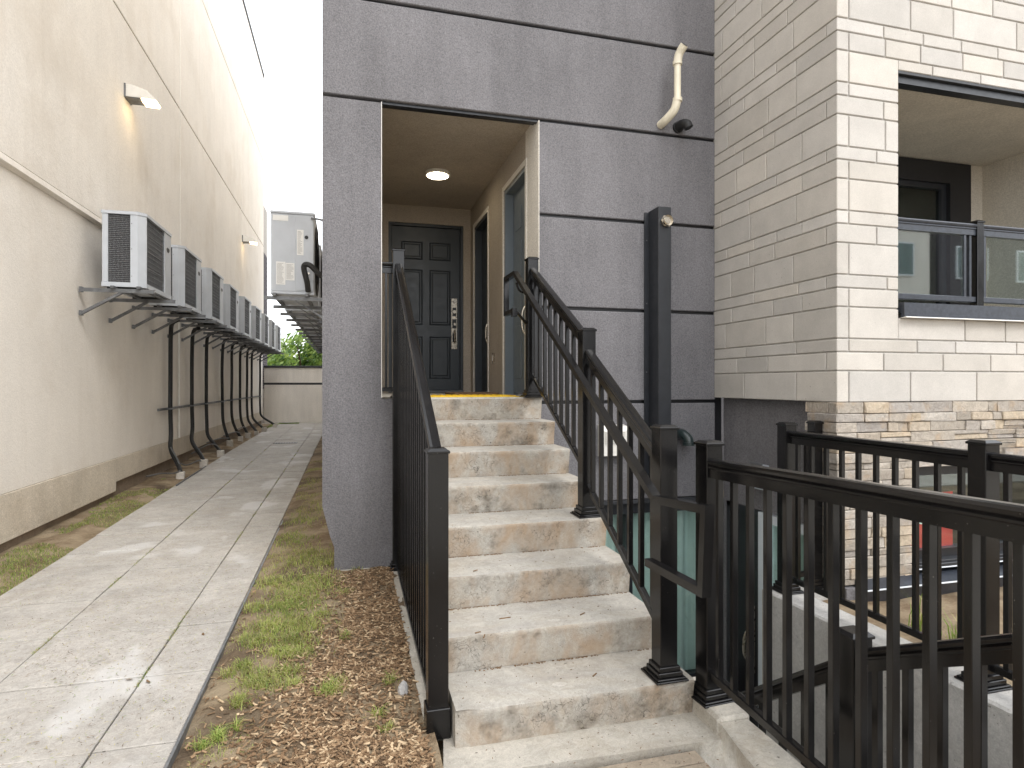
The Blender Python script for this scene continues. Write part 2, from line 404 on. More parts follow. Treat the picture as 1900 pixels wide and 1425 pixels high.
# alley path of square slabs
path = link('path', None, None, (-1.5, 6, G+EYE-.03)); path['kind'] = 'structure'
xs = [-2.33, -1.665, -1.0, -.685]
def drift(i, y): return (-.012, -.008, -.004, 0)[i]*max(0, y-4)*.8
mbp = MB()
k = -4; npav = 0
while True:
    y0 = 3.47+.655*k; y1 = y0+.655; k += 1
    if y0 > 23.2: break
    for c in range(3):
        q = .004; z = -1.5+.005*min((y0+y1)/2, 14)+random.uniform(-.003, .003)
        g2 = .0045 if c < 2 else .006
        a0 = xs[c]+q+drift(c, y0); a1 = xs[c+1]-q+drift(c+1, y0); b0 = xs[c]+q+drift(c, y1); b1 = xs[c+1]-q+drift(c+1, y1)
        ya = y0+g2*.4; yb = y1-g2*.4; e = .003; m = MB()
        vs = [(a0, ya, z-.05), (a1, ya, z-.05), (b1, yb, z-.05), (b0, yb, z-.05),
              (a0, ya, z-e), (a1, ya, z-e), (b1, yb, z-e), (b0, yb, z-e),
              (a0+e, ya+e, z), (a1-e, ya+e, z), (b1-e, yb-e, z), (b0+e, yb-e, z)]
        fs = [(0, 3, 2, 1), (8, 9, 10, 11)]
        for i in range(4):
            j = (i+1) % 4; fs += [(i, j, j+4, i+4), (i+4, j+4, j+8, i+8)]
        m.add(vs, fs); build('slab', m, 'paver', path); npav += 1
# metal edging strip on the right and loose drain bar on the left
e = MB(); e.box(-.684, -.672, 1.2, 23, -1.52, -1.478); build('path_edging', e, 'galvanised', path)
gr = thing('drain_grate', 'small slotted drain grate set in the far end of the alley path', 'drain', (-1.5, 15.6, -1.43))
build('frame', B(-1.72, -1.18, 15.5, 15.72, -1.432, -1.424), 'room_dark', gr)
for i in range(9): build('slot_bar', B(-1.70+i*.06, -1.67+i*.06, 15.52, 15.70, -1.423, -1.419), 'galvanised', gr)
d = MB().tube([(-2.35, 9.6, -1.44), (-2.38, 11.6, -1.43)], .012, 6); tag(build('metal_rod', d, 'galvanised'), 'thin metal rod lying on the soil beside the alley path', 'rod')

fc = link('forecourt', None, None, (0, -6, -1.56+EYE)); fc['kind'] = 'structure'  # unseen paving behind the camera, added pale to bounce light upward
for i in range(9):
    for j in range(6): build('concrete_bay', B(-10+2.6*i+.006, -10+2.6*(i+1)-.006, -16+2.6*j+.006, -16+2.6*(j+1)-.006, -1.65, -1.585), 'curb_concrete', fc) if not (-10+2.6*(i+1) > 1.5 and -10+2.6*i < 3.1 and -16+2.6*(j+1) > .5) else None
# front pavement by the stairs
pv = link('pavement', None, None, (1.0, 2.2, -1.55+EYE)); pv['kind'] = 'structure'
m = MB().prism([(.36, 2.36), (.50, 2.345), (1.58, 2.30), (1.60, 2.75), (.42, 2.75)], 'z', -1.60, -1.532); build('apron', m, 'curb_concrete', pv)
yb = 2.285
for r_ in range(5):
    ht = .085 if r_ == 0 else .30
    ye = yb-ht
    xx = (.42, .82, 1.42) if r_ % 2 == 0 else (.42, 1.05, 1.42)
    for a, b in zip(xx[:-1], xx[1:]): build('slab', B(a+.003, b-.003, ye+.004, yb-.003, -1.60, -1.545, .004), 'tan_paver', pv)
    yb = ye

# ------------------------------------------------------------------ cream stucco building on the left
XL = -2.86
lb = thing('stucco_building', 'long cream stucco building lining the left side of the alley', 'building', (-6, 12, -1.5))
zs = [(-.96, 1.88), (1.985, 4.838), (4.866, 7.806), (7.834, 10.8)]
ys = [-3, 11.93, 18.33, 23.0]
for zi, (a, b) in enumerate(zs):
    for j in range(3):
        y0 = ys[j]+(.022 if j else 0); y1 = ys[j+1]-(.022 if j < 2 else 0)
        off = 0 if zi else .035
        build('wall_panel', B(XL-.1, XL-off, y0, y1, a, b, .006), 'cream_stucco', lb)
build('wall_core', B(-9, XL-.045, -3, 22.98, -.98, 10.82), 'cream_stucco', lb)
ml = MB().prism([(XL-.1, 1.90), (XL-.034, 1.90), (XL+.0, 1.918), (XL+.008, 1.925), (XL+.0, 1.983), (XL-.1, 1.983)], 'y', -3, 23.0)
build('belt_moulding', ml, 'cream_stucco', lb)
m = MB(); 
for y in (11.93, 18.33): build('joint_bead', MB().tube([(XL-.018, y, -.95), (XL-.018, y, 10.8)], .019, 8), 'white_plastic', lb, smooth=True)
for z in (4.852, 7.82): build('joint_dirt_shade', B(XL-.05, XL-.034, -3, 23.0, z-.014, z+.014), 'foundation', lb)  # brown strips that paint dirt and shadow into the horizontal grooves
build('base_band', B(XL-.1, XL-.029, -3, 8.93, -1.385, -.962, .004), 'base_stucco', lb)
build('base_band', B(XL-.1, XL-.030, 8.93, 23.0, -1.265, -.962, .004), 'base_stucco', lb)
build('foundation', B(-9, XL-.075, -3, 23.0, -1.65, -1.0), 'foundation', lb)
build('parapet_cap', B(-9, XL+.03, -3, 23.03, 10.8, 10.9), 'roof_cap', lb)

# dark brick pier beyond the corner
bp = thing('brick_pier', 'narrow dark brick wall end just past the far corner of the cream building', 'wall', (-3.3, 24, -1.45))
build('core', B(-6, -2.98, 23.06, 25.0, -1.45, 6.6), 'mortar', bp)
dk = []
z = -1.45; row = 0
while z < 6.6:
    yb = 23.06-(.1 if row % 2 else 0)
    mt = 'pale_brick' if z < -.2 else 'dark_brick'
    while yb < 24.95:
        y0 = max(23.05, yb); y1 = min(25, yb+.2)
        if y1-y0 > .03 and row < 74: dk.append((y0, y1, z, mt))
        yb += .21
    z += .085 if z < 2 else .085; row += 1
mb_d = MB(); mb_p = MB()
for y0, y1, z, mt in dk:
    (mb_d if mt == 'dark_brick' else mb_p).box(-3.2, -2.97, y0, y1-.01, z, z+.075)
for n_, q, mt in (('brick_facing', mb_d, 'dark_brick'), ('pale_brick_facing', mb_p, 'pale_brick')):
    for zz in range(96): q.box(-3.4, -2.97, 23.04, 23.06, -1.45+zz*.085, -1.375+zz*.085) if ((zz*.085-1.45 < -.2) == (mt == 'pale_brick')) else None
    build(n_, q, mt, bp)['kind'] = 'stuff'

# end wall, tree
ew = thing('garden_wall', 'low cream rendered wall with dark coping closing the far end of the alley', 'wall', (0, 24.2, -1.45))
build('lower_panel', B(-4, 3, 24.0, 24.3, -1.6, -.03), 'far_stucco', ew)
build('dark_band', B(-4, 3, 24.02, 24.28, -.03, .05), 'roof_cap', ew)
build('upper_panel', B(-4, 3, 24.0, 24.3, .05, .60), 'far_stucco', ew)
build('coping', B(-4, 3, 23.95, 24.35, .60, .68, .01), 'roof_cap', ew)
tag(build('far_kerb', B(-3, 0, 23.3, 24.0, -1.6, -1.425, .01), 'curb_concrete'), None, None, None, 'structure')

def make_tree(name, label, cx, cy, cz, R_, nleaf, seed, ground=-1.5):
    rnd = random.Random(seed); t = thing(name, label, 'tree', (cx, cy, ground), None)
    tr = MB(); tr.tube([(cx, cy, ground), (cx+.1, cy, ground+1.2), (cx, cy, cz)], [.24, .19, .12], 8)
    for k in range(7):
        a = k*.9+rnd.random(); p = Vector((cx, cy, cz-1.2+rnd.random())); e_ = p+Vector((cos(a)*R_*.7, sin(a)*R_*.7, R_*.6*rnd.random()+.4))
        tr.tube([p, (p+e_)/2+Vector((0, 0, .15)), e_], [.09, .06, .02], 6)
    build('trunk', tr, 'bark', t, smooth=True)
    cl = []
    for k in range(46):
        v = Vector((rnd.gauss(0, 1), rnd.gauss(0, 1), rnd.gauss(0, 1))).normalized()*rnd.uniform(.45, 1)*R_
        v.z *= .8; cl.append((Vector((cx, cy, cz))+v, rnd.uniform(.16, .34)*R_))
    mb = MB()
    for i in range(nleaf):
        c, r = cl[rnd.randrange(len(cl))]
        v = Vector((rnd.gauss(0, 1), rnd.gauss(0, 1), rnd.gauss(0, 1))).normalized()*r*rnd.uniform(.55, 1.08); p = c+v
        q = Vector((rnd.gauss(0, 1), rnd.gauss(0, 1), rnd.gauss(0, 1)+.4)).normalized(); a = q.orthogonal().normalized(); b = q.cross(a)
        s_ = rnd.uniform(.06, .12)
        mb.add([p-a*s_*1.5, p-b*s_*.6, p+a*s_*1.5, p+b*s_*.6], [(0, 1, 2, 3)], rnd.choice((0, 0, 1, 1, 2)))
    build('crown', mb, ['leaf_green', 'leaf_light', 'leaf_dark'], t)
    return t
make_tree('leafy_tree', 'bright green leafy tree rising behind the low end wall', -2.2, 33, .4, 3.0, 15000, 3)
make_tree('leafy_tree', 'darker spreading tree behind the end wall, left of the bright one', -6.6, 37, .3, 3.0, 8000, 5)

# ------------------------------------------------------------------ condensers on the cream wall
ORD = ['nearest', 'second', 'third', 'fourth', 'fifth', 'sixth', 'seventh', 'eighth', 'farthest']
Y0 = 7.83; ZT = 1.965; ZB = 1.105
def left_unit():
    t = thing('condenser_unit', '', 'air conditioner', (-2.45, Y0+.53, ZB), 'air conditioners in a row on the cream wall')
    poly = [(-2.66, Y0+.005), (-2.30, Y0+.005), (-2.23, Y0+.065), (-2.23, Y0+1.06), (-2.66, Y0+1.06)]
    grow = lambda e: [(-2.66-e, Y0-e), (-2.30+e*.3, Y0-e), (-2.23+e, Y0+.062-e*.3), (-2.23+e, Y0+1.06+e), (-2.66-e, Y0+1.06+e)]
    build('top_panel', MB().prism(grow(.008), 'z', ZT-.035, ZT), 'unit_light', t)
    build('base_pan', MB().prism(grow(.004), 'z', ZB, ZB+.05), 'unit_light', t)
    build('coil', MB().prism([(-2.645, Y0+.03), (-2.31, Y0+.03), (-2.255, Y0+.09), (-2.255, Y0+1.04), (-2.645, Y0+1.04)], 'z', ZB+.05, ZT-.035), 'coil_fins', t)
    build('corner_post', B(-2.66, -2.60, Y0, Y0+.06, ZB+.05, ZT-.035, .004), 'unit_light', t)
    cp = MB().prism([(-2.375, Y0), (-2.30, Y0), (-2.23, Y0+.065), (-2.23, Y0+.085), (-2.26, Y0+.085), (-2.375, Y0+.03)], 'z', ZB+.05, ZT-.035); build('corner_post', cp, 'unit_light', t)
    build('end_guard', B(-2.60, -2.375, Y0+.012, Y0+.02, ZB+.05, ZT-.035), 'guard_mesh', t)
    build('front_panel', B(-2.27, -2.23, Y0+.775, Y0+1.06, ZB+.05, ZT-.035, .004), 'unit_grey', t)
    fg = MB()
    n = 14
    for i in range(n+1): z = ZB+.06+(ZT-ZB-.11)*i/n; fg.box(-2.240, -2.236, Y0+.085, Y0+.775, z-.0022, z+.0022)
    for i in range(28): y = Y0+.1+.672*i/27; fg.box(-2.244, -2.241, y-.0018, y+.0018, ZB+.05, ZT-.04)
    for i in (.25, .5, .75): z = ZB+.05+(ZT-ZB-.085)*i; fg.box(-2.242, -2.238, Y0+.085, Y0+.775, z-.004, z+.004)
    build('front_guard', fg, 'galvanised', t)
    bd = MB(); N = 20
    vs = []; cy, cz = Y0+.92, ZT-.24
    for r_, xx in ((1, -2.229), (.72, -2.224), (.6, -2.224), (.5, -2.228)):
        for i in range(N): a = 2*pi*i/N; vs.append((xx, cy+cos(a)*.062*r_, cz+sin(a)*.034*r_))
    fs = [tuple(k2*N+q for k2, q in ((j, i), (j, (i+1) % N), (j+1, (i+1) % N), (j+1, i))) for j in range(3) for i in range(N)]
    fs.append(tuple(range(3*N, 4*N))); bd.add(vs, fs); build('badge', bd, 'dark_trim', t)
    sc = MB()
    for z in (ZB+.12, ZB+.43, ZB+.72):
        for x in (-2.385,): sc.box(x+.02, x+.028, Y0-.004, Y0+.002, z, z+.008)
    build('screw', sc, 'galvanised', t)
    build('foot', B(-2.62, -2.27, Y0+.03, Y0+.07, ZB-.03, ZB), 'black_rubber', t); build('foot', B(-2.62, -2.27, Y0+.86, Y0+.9, ZB-.03, ZB), 'black_rubber', t)
    return t
def left_bracket():
    t = thing('wall_bracket', '', 'bracket', (XL, Y0+.4, .78), 'steel brackets under the air conditioners on the cream wall')
    for y in (Y0-.05, Y0+.82):
        a = MB(); a.box(XL-.02, -2.13, y, y+.04, ZB-.035, ZB-.031); a.box(XL-.02, -2.13, y, y+.004, ZB-.075, ZB-.0355); build('arm', a, 'galvanised', t)
        b = MB(); b.add([(XL, y+.008, .775), (XL, y+.046, .775), (-2.40, y+.046, ZB-.045), (-2.40, y+.008, ZB-.045),
                         (XL, y+.008, .812), (XL, y+.046, .812), (-2.44, y+.046, ZB-.038), (-2.44, y+.008, ZB-.038)],
                        [(0, 1, 2, 3), (4, 7, 6, 5), (0, 3, 7, 4), (1, 5, 6, 2), (0, 4, 5, 1), (3, 2, 6, 7)]); build('brace', b, 'galvanised', t)
        build('wall_tab', B(XL-.02, XL+.006, y-.004, y+.05, .765, .82), 'galvanised', t); build('wall_tab', B(XL-.02, XL+.006, y-.004, y+.05, ZB-.08, ZB-.02), 'galvanised', t)
    for x in (-2.56, -2.30): build('cross_rail', B(x, x+.035, Y0-.1, Y0+1.1, ZB-.031, ZB-.004), 'galvanised', t)
    return t
u0 = left_unit(); b0 = left_bracket()
for i in range(9):
    u = u0 if i == 0 else copy_tree(u0, (0, 1.72*i, 0)); b = b0 if i == 0 else copy_tree(b0, (0, 1.72*i, 0))
    u.rotation_euler.z = random.uniform(-.012, .012); u.location.x += random.uniform(-.012, .012)
    pos = {0: 'nearest', 8: 'farthest'}.get(i, ORD[i]+' from the near end')
    u['label'] = 'grey air conditioner on the cream wall, %s of the row' % (pos if i in (0, 8) else pos.replace('from', 'unit from'))
    b['label'] = 'steel bracket pair on cream wall under the %s air conditioner' % (ORD[i] if i in (0, 8) else ORD[i]+' nearest')
# pipes, rail and blocks
PY = [11.07, 12.5, 13.7, 15.36, 16.5, 17.74, 18.9, 19.8, 21.6]
BLK = [(-2.50, 10.45), (-2.44, 11.75), (-2.46, 13.3), (-2.63, 15.3), (-2.60, 16.6), (-2.58, 17.6), (-2.50, 18.6), (-2.42, 19.6), (-2.30, 21.4)]
def sm(pts, n=6):
    P = [Vector(p) for p in pts]; P = [P[0]*2-P[1]]+P+[P[-1]*2-P[-2]]; o = []
    for i in range(1, len(P)-2):
        for k in range(n):
            t = k/n; a, b, c, d = P[i-1:i+3]
            o.append(.5*((2*b)+(c-a)*t+(2*a-5*b+4*c-d)*t*t+(3*b-a-3*c+d)*t**3))
    o.append(P[-2]); return o
rl = thing('pipe_rail', 'long horizontal metal channel fixed along the cream wall behind the black pipes', 'rail', (-2.84, 15, -.40))
build('channel', B(XL-.005, XL+.02, 10.6, 22.0, -.425, -.385, .003), 'galvanised', rl)
for i, y in enumerate(PY):
    bx, by = BLK[i]; wv = random.uniform(-.05, .05); gb = gz(bx, by)
    t = thing('refrigerant_pipe', 'black insulated pipe down the cream wall, %s' % (ORD[i] if i in (0, 8) else ORD[i]+' from the near end'), 'pipe', (bx, by, gb), 'black pipes below the air conditioners')
    pts = [(-2.62, y-.30, 1.02), (-2.74, y-.12, .98), (-2.79, y-.01, .82), (-2.80, y+wv, .3), (-2.80, y+wv*.5, -.1), (-2.80, y, -.4), (-2.79, y-.0, -.8),
           (-2.74, (y*2+by)/3, -1.05), (bx*.7-2.74*.3, (y+3*by)/4, -1.27), (bx, by, gb+.1)]
    build('insulation', MB().tube(sm(pts), .034, 8), 'black_rubber', t, smooth=True)
    build('clamp', MB().box(-2.845, -2.755, y-.045, y+.045, -.418, -.392, .01), 'galvanised', t)
    blk = MB(); rr = random.uniform(.85, 1.15); blk.box(bx-.06*rr, bx+.06*rr, by-.06*rr, by+.06*rr, gb-.04, gb+.13*rr, .012)
    for v in blk.v: v.x += random.uniform(-.008, .008); v.y += random.uniform(-.008, .008); v.z += random.uniform(-.006, .006)
    tag(build('concrete_block', blk, 'block_concrete'), 'concrete block at the foot of the %s black pipe' % (ORD[i] if i in (0, 8) else ORD[i]+' nearest'), 'block', 'concrete blocks at the foot of the pipes')
cpts = [[(-2.82, 9.9, -1.34), (-2.68, 10.1, -1.33), (-2.56, 10.3, -1.36), (-2.5, 10.42, -1.34)], [(-2.74, 10.95, -1.05), (-2.64, 10.8, -1.22), (-2.62, 11.3, -1.36), (-2.5, 11.62, -1.33), (-2.46, 11.74, -1.37)],
        [(-2.70, 12.0, -1.25), (-2.58, 12.7, -1.16), (-2.5, 13.1, -1.2), (-2.46, 13.28, -1.32)], [(-2.83, 13.9, -1.22), (-2.72, 14.6, -1.2), (-2.63, 15.2, -1.24)],
        [(-2.78, 15.4, -1.2), (-2.66, 16.1, -1.17), (-2.6, 16.5, -1.22)], [(-2.74, 16.6, -1.17), (-2.62, 17.2, -1.12), (-2.58, 17.5, -1.2)], [(-2.70, 10.7, -1.0), (-2.58, 10.62, -1.2), (-2.52, 10.52, -1.35)]]
wh = ['by the wall base into the nearest concrete block', 'sagging between the first and second concrete blocks', 'arching up to the third concrete block', 'near the fourth concrete block', 'near the fifth concrete block', 'near the sixth concrete block', 'hanging in a thin loop beside the nearest black pipe']
for p, s_ in zip(cpts, wh): tag(build('conduit', MB().tube(sm(p), .011, 6), 'galvanised', smooth=True), 'thin grey conduit ' + s_, 'conduit', 'grey conduits at the wall base')

# wall lamps
def wall_lamp(y, z, label):
    t = thing('wall_lamp', label, 'lamp', (XL, y, z), 'wall lamps on the cream wall')
    b = MB(); W = .12
    prof = [(XL, z-.04), (XL, z+.12), (XL+.10, z+.12), (XL+.26, z+.07), (XL+.36, z-.02), (XL+.37, z-.05), (XL+.2, z-.04)]
    b.prism(prof, 'y', y-W, y+W); build('housing', b, 'white_plastic', t)
    build('gasket', B(XL-.004, XL+.02, y-W-.012, y+W+.012, z-.055, z+.13, .004), 'galvanised', t)
    build('underside', B(XL+.02, XL+.19, y-W+.01, y+W-.01, z-.052, z-.041), 'galvanised', t)
    build('lens', MB().prism([(XL+.215, z-.046), (XL+.372, z-.056), (XL+.366, z-.02), (XL+.335, z+.012), (XL+.34, z-.066), (XL+.215, z-.062)][::-1] if 0 else
          [(XL+.2, z-.068), (XL+.36, z-.075), (XL+.376, z-.051), (XL+.2, z-.043)], 'y', y-W+.015, y+W-.015), 'led_glow', t)
    return t
wall_lamp(9.25, 3.86, 'white lit wall lamp high on the cream wall above the nearest air conditioner')
wall_lamp(18.6, 4.05, 'small lit white wall lamp far along the cream wall near its corner')

# ------------------------------------------------------------------ grey stucco building
YF = 4.85
gb = thing('grey_building', 'charcoal grey stucco building with grooved panels and a recessed porch', 'building', (1.5, 8, -1.5))
GZ = [-.156, .64, 1.416, 2.207, 2.985]
gg = .014
build('wall_panel', MB().prism([(-.187, -.93), (-.131, -1.16), (-.099, -1.25), (-.099, -1.43), (.256, -1.43), (.256, GZ[3]-gg), (-.187, GZ[3]-gg)], 'y', YF, YF+.12), 'grey_stucco', gb)
build('wall_panel', B(.2565, .445, YF+.001, YF+.12, -1.43, -.118), 'grey_stucco', gb)
build('wall_panel', B(-.187, 3.215, YF, YF+.10, GZ[3]+gg, GZ[4]-gg, .006), 'grey_stucco', gb)
build('wall_panel', B(-.187, 3.215, YF, YF+.10, GZ[4]+gg, 3.75, .006), 'grey_stucco', gb)
for q_ in range(6): build('wall_panel', B(-.187, 3.215, YF, YF+.10, 3.778+q_*.96, 3.75+(q_+1)*.96, .006), 'grey_stucco', gb)
for a, b in zip([-1.02]+GZ[:3], GZ[:4]):
    build('wall_panel', B(1.542, 3.215, YF, YF+.10, a+gg, b-gg, .006), 'grey_stucco', gb)
build('groove_backing', B(1.56, 3.3, YF+.03, YF+.16, -1.02, 9.4), 'door_black', gb)
build('groove_backing', B(-.17, 3.3, YF+.0305, YF+.16, 2.225, 9.4), 'door_black', gb)
build('side_wall', B(-.187, .10, YF+.12, 23.5, -.93, 9.5), 'cream_stucco', gb)  # unseen face, made cream to bounce light into the alley
build('side_wall', B(-.09, .10, YF+.12, 23.5, -1.5, -.93), 'cream_stucco', gb)
build('main_block', B(.10, 8, 8.0, 23.5, -1.6, 9.5), 'grey_stucco', gb)
build('column_footing', B(-.11, .33, YF-.02, YF+.1, -1.52, -1.425, .006), 'curb_concrete', gb)
# porch
YB = 7.78; CZ = 2.262; LZ = -.108; XR = 1.542
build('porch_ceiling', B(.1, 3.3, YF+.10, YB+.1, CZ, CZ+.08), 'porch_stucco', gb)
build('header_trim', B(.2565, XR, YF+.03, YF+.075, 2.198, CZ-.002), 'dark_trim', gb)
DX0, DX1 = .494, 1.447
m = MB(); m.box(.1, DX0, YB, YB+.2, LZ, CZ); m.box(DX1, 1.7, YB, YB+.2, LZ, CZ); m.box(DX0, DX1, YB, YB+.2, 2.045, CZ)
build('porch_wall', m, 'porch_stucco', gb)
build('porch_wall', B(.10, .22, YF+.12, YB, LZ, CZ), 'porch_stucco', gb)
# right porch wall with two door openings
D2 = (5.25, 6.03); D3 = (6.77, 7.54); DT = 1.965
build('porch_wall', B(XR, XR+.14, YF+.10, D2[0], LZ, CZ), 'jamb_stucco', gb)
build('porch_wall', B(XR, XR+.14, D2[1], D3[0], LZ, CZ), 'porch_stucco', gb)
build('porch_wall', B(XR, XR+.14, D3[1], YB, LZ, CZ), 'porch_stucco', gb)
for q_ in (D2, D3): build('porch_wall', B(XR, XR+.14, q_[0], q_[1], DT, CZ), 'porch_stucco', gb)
m = MB()
for y0, y1 in (D2, D3):
    m.box(XR-.008, XR+.004, y0-.05, y0-.002, LZ, DT+.05); m.box(XR-.008, XR+.004, y1+.002, y1+.05, LZ, DT+.05); m.box(XR-.008, XR+.004, y0-.002, y1+.002, DT+.002, DT+.05)
build('opening_trim', m, 'jamb_stucco', gb)
build('corner_bead', B(.2525, .2575, YF-.004, YF+.02, LZ, 2.2), 'white_plastic', gb)
build('corner_bead', B(XR-.004, XR+.002, YF-.004, YF+.0995, LZ, 2.2), 'jamb_stucco', gb)
build('porch_floor', B(.10, XR+.2, YF+.125, YB+.05, -.4, LZ-.001), 'step_concrete', gb)
build('retaining_infill', B(.10, XR+.3, YF+.12, YB, -3.2, -.4), 'grey_stucco', gb)

# doors
def six_panel(parent, x0, x1, y, z0, z1, mat):
    """door leaf in an XZ plane facing -Y, front face at y"""
    leaf = build('door_leaf', B(x0, x1, y, y+.045, z0, z1, .003), mat, parent)
    W = x1-x0; H = z1-z0
    cols = ((x0+W*.14, x0+W*.45), (x0+W*.55, x0+W*.86)); rows = ((.07, .33), (.40, .74), (.80, .91))
    for a, b in cols:
        for r0, r1 in rows:
            za, zb = z0+H*r0, z0+H*r1; p = MB(); d_ = .022
            fr = lambda e_, yy: [(a+e_, yy, za+e_), (b-e_, yy, za+e_), (b-e_, yy, zb-e_), (a+e_, yy, zb-e_)]
            vs = fr(0, y-.001)+fr(.008, y-.012)+fr(.018, y-.003)+fr(.03, y-.003)+fr(.045, y-.010)
            fs = [(j*4+i, j*4+(i+1) % 4, j*4+4+(i+1) % 4, j*4+4+i) for j in range(4) for i in range(4)]+[(16, 17, 18, 19)]
            p.add(vs, fs); build('panel', p, mat, leaf)
    return leaf
d1 = thing('entrance_door', 'dark slate six panel door at the back of the porch with long brass lock plate', 'door', ((DX0+DX1)/2, YB, LZ))
m = MB(); m.box(DX0, DX0+.035, YB+.02, YB+.15, LZ, 2.045); m.box(DX1-.035, DX1, YB+.02, YB+.15, LZ, 2.045); m.box(DX0+.035, DX1-.035, YB+.02, YB+.15, 2.01, 2.045)
build('door_frame', m, 'door_slate', d1)
lf = six_panel(d1, DX0+.038, DX1-.038, YB+.05, LZ+.03, 2.007, 'door_slate')
build('threshold', B(DX0, DX1, YB-.02, YB+.15, LZ, LZ+.028, .004), 'galvanised', d1)
px = 1.335; yk = YB+.05
lk = build('lock_plate', B(px-.04, px+.04, yk-.012, yk-.001, .45, 1.11, .004), 'satin_nickel', d1)
build('recess', MB().box(px-.026, px+.026, yk-.0135, yk-.0121, .88, .99).box(px-.028, px+.028, yk-.0135, yk-.0121, .72, .84).box(px-.024, px+.024, yk-.0135, yk-.0121, .54, .66), 'door_black', lk)
build('deadbolt', MB().tube([(px, yk-.012, .935), (px, yk-.03, .935)], .022, 12), 'satin_nickel', lk)
build('latch', MB().tube([(px, yk-.012, .78), (px, yk-.035, .78)], .014, 12).box(px-.012, px+.012, yk-.05, yk-.03, .755, .775), 'satin_nickel', lk)
build('pull_handle', MB().tube(sm([(px, yk-.01, .70), (px, yk-.06, .68), (px, yk-.06, .56), (px, yk-.01, .53)]), .012, 8), 'satin_nickel', lk, smooth=True)
def text(s, size, loc, rot, mat, parent, name='lettering'):
    c = bpy.data.curves.new('t', 'FONT'); c.body = s; c.size = size; c.align_x = 'CENTER'; c.align_y = 'CENTER'; c.extrude = .0004
    o = bpy.data.objects.new('t', c); COL.objects.link(o); dg = bpy.context.evaluated_depsgraph_get()
    me = bpy.data.meshes.new_from_object(o.evaluated_get(dg)); bpy.data.objects.remove(o)
    me.materials.clear(); me.materials.append(M[mat]); q = link(name, me, parent); q.rotation_euler = rot
    q.location = Vector(loc)+Vector((0, 0, EYE))-absloc(parent); return q
text('402', .042, (px, yk-.0135, 1.065), (R(90), 0, 0), 'door_black', lk)
def side_door(label, y0, y1, mat, rail):
    t = thing('side_door', label, 'door', (XR+.1, (y0+y1)/2, LZ)); x = XR+.10
    m = MB(); m.box(XR+.006, x+.04, y1-.034, y1-.001, LZ, DT); m.box(XR+.006, x+.04, y0+.001, y0+.034, LZ, DT); m.box(XR+.006, x+.04, y0+.034, y1-.034, DT-.035, DT-.001)
    build('door_frame', m, mat, t)
    leaf = build('door_leaf', B(x-.01, x+.03, y0+.036, y1-.036, LZ+.02, DT-.038, .003), mat, t)
    H = DT-LZ-.06
    for a, b in ((.14, .45), (.55, .86)):
        for r0, r1 in ((.07, .33), (.40, .74), (.80, .91)):
            W = y1-y0-.072; build('panel', B(x-.018, x-.0105, y0+.036+W*a, y0+.036+W*b, LZ+.02+H*r0, LZ+.02+H*r1, .005), mat, leaf)
    ly = y0+.15
    for z0, z1 in ((.93, 1.06), (.72, .88), (.44, .54)):
        build('lock_plate', B(x-.02, x-.0105, ly-.02, ly+.02, z0-.12, z1-.12, .004), 'satin_nickel', t)
    build('pull_handle', MB().tube(sm([(x-.02, ly, .74), (x-.08, ly, .68), (x-.085, ly, .52), (x-.03, ly, .42)]), .010, 8), 'satin_nickel', t, smooth=True)
    return t
side_door('blue grey side door nearest the stairs in the right porch wall', *D2, 'door_blue', True)
side_door('dark side door deeper inside the right porch wall', *D3, 'door_slate', False)
db = thing('doorbell', 'small white doorbell on the beige pier between the side doors', 'doorbell', (XR-.01, 6.45, .25))
build('body', B(XR-.02, XR-.0005, 6.43, 6.475, .22, .34, .006), 'satin_nickel', db); build('button', B(XR-.026, XR-.02, 6.443, 6.462, .25, .31, .003), 'white_plastic', db)
cl = thing('ceiling_light', 'round lit ceiling light in the porch soffit', 'light', (.93, 6.5, CZ))
def disc(mb, c, r, z0, z1, n=28): mb.prism([(c[0]+cos(2*pi*i/n)*r, c[1]+sin(2*pi*i/n)*r) for i in range(n)], 'z', z0, z1); return mb
build('rim', disc(disc(MB(), (.93, 6.5), .135, CZ-.03, CZ), (.93, 6.5), .12, CZ-.034, CZ-.029), 'white_plastic', cl)
build('diffuser', disc(MB(), (.93, 6.5), .112, CZ-.039, CZ-.0345), 'lamp_glow', cl)
ts = thing('tactile_strip', 'yellow tactile warning strip across the top landing', 'floor strip', (.95, 5.2, LZ))
build('base', B(.47, 1.40, 4.95, 5.55, LZ, LZ+.006), 'yellow_tactile', ts)
m = MB()
for i in range(15):
    for j in range(9): m.prism([(.50+i*.062+cos(a)*.014, 4.985+j*.064+sin(a)*.014) for a in [pi*q/3 for q in range(6)]], 'z', LZ+.006, LZ+.012)
build('domes', m, 'yellow_tactile', ts)
mt = build('door_mat', B(.98, 1.42, 5.75, 6.35, LZ, LZ+.025, .008), 'mat_brown'); tag(mt, 'brown coir door mat on the landing below the side doors', 'mat')

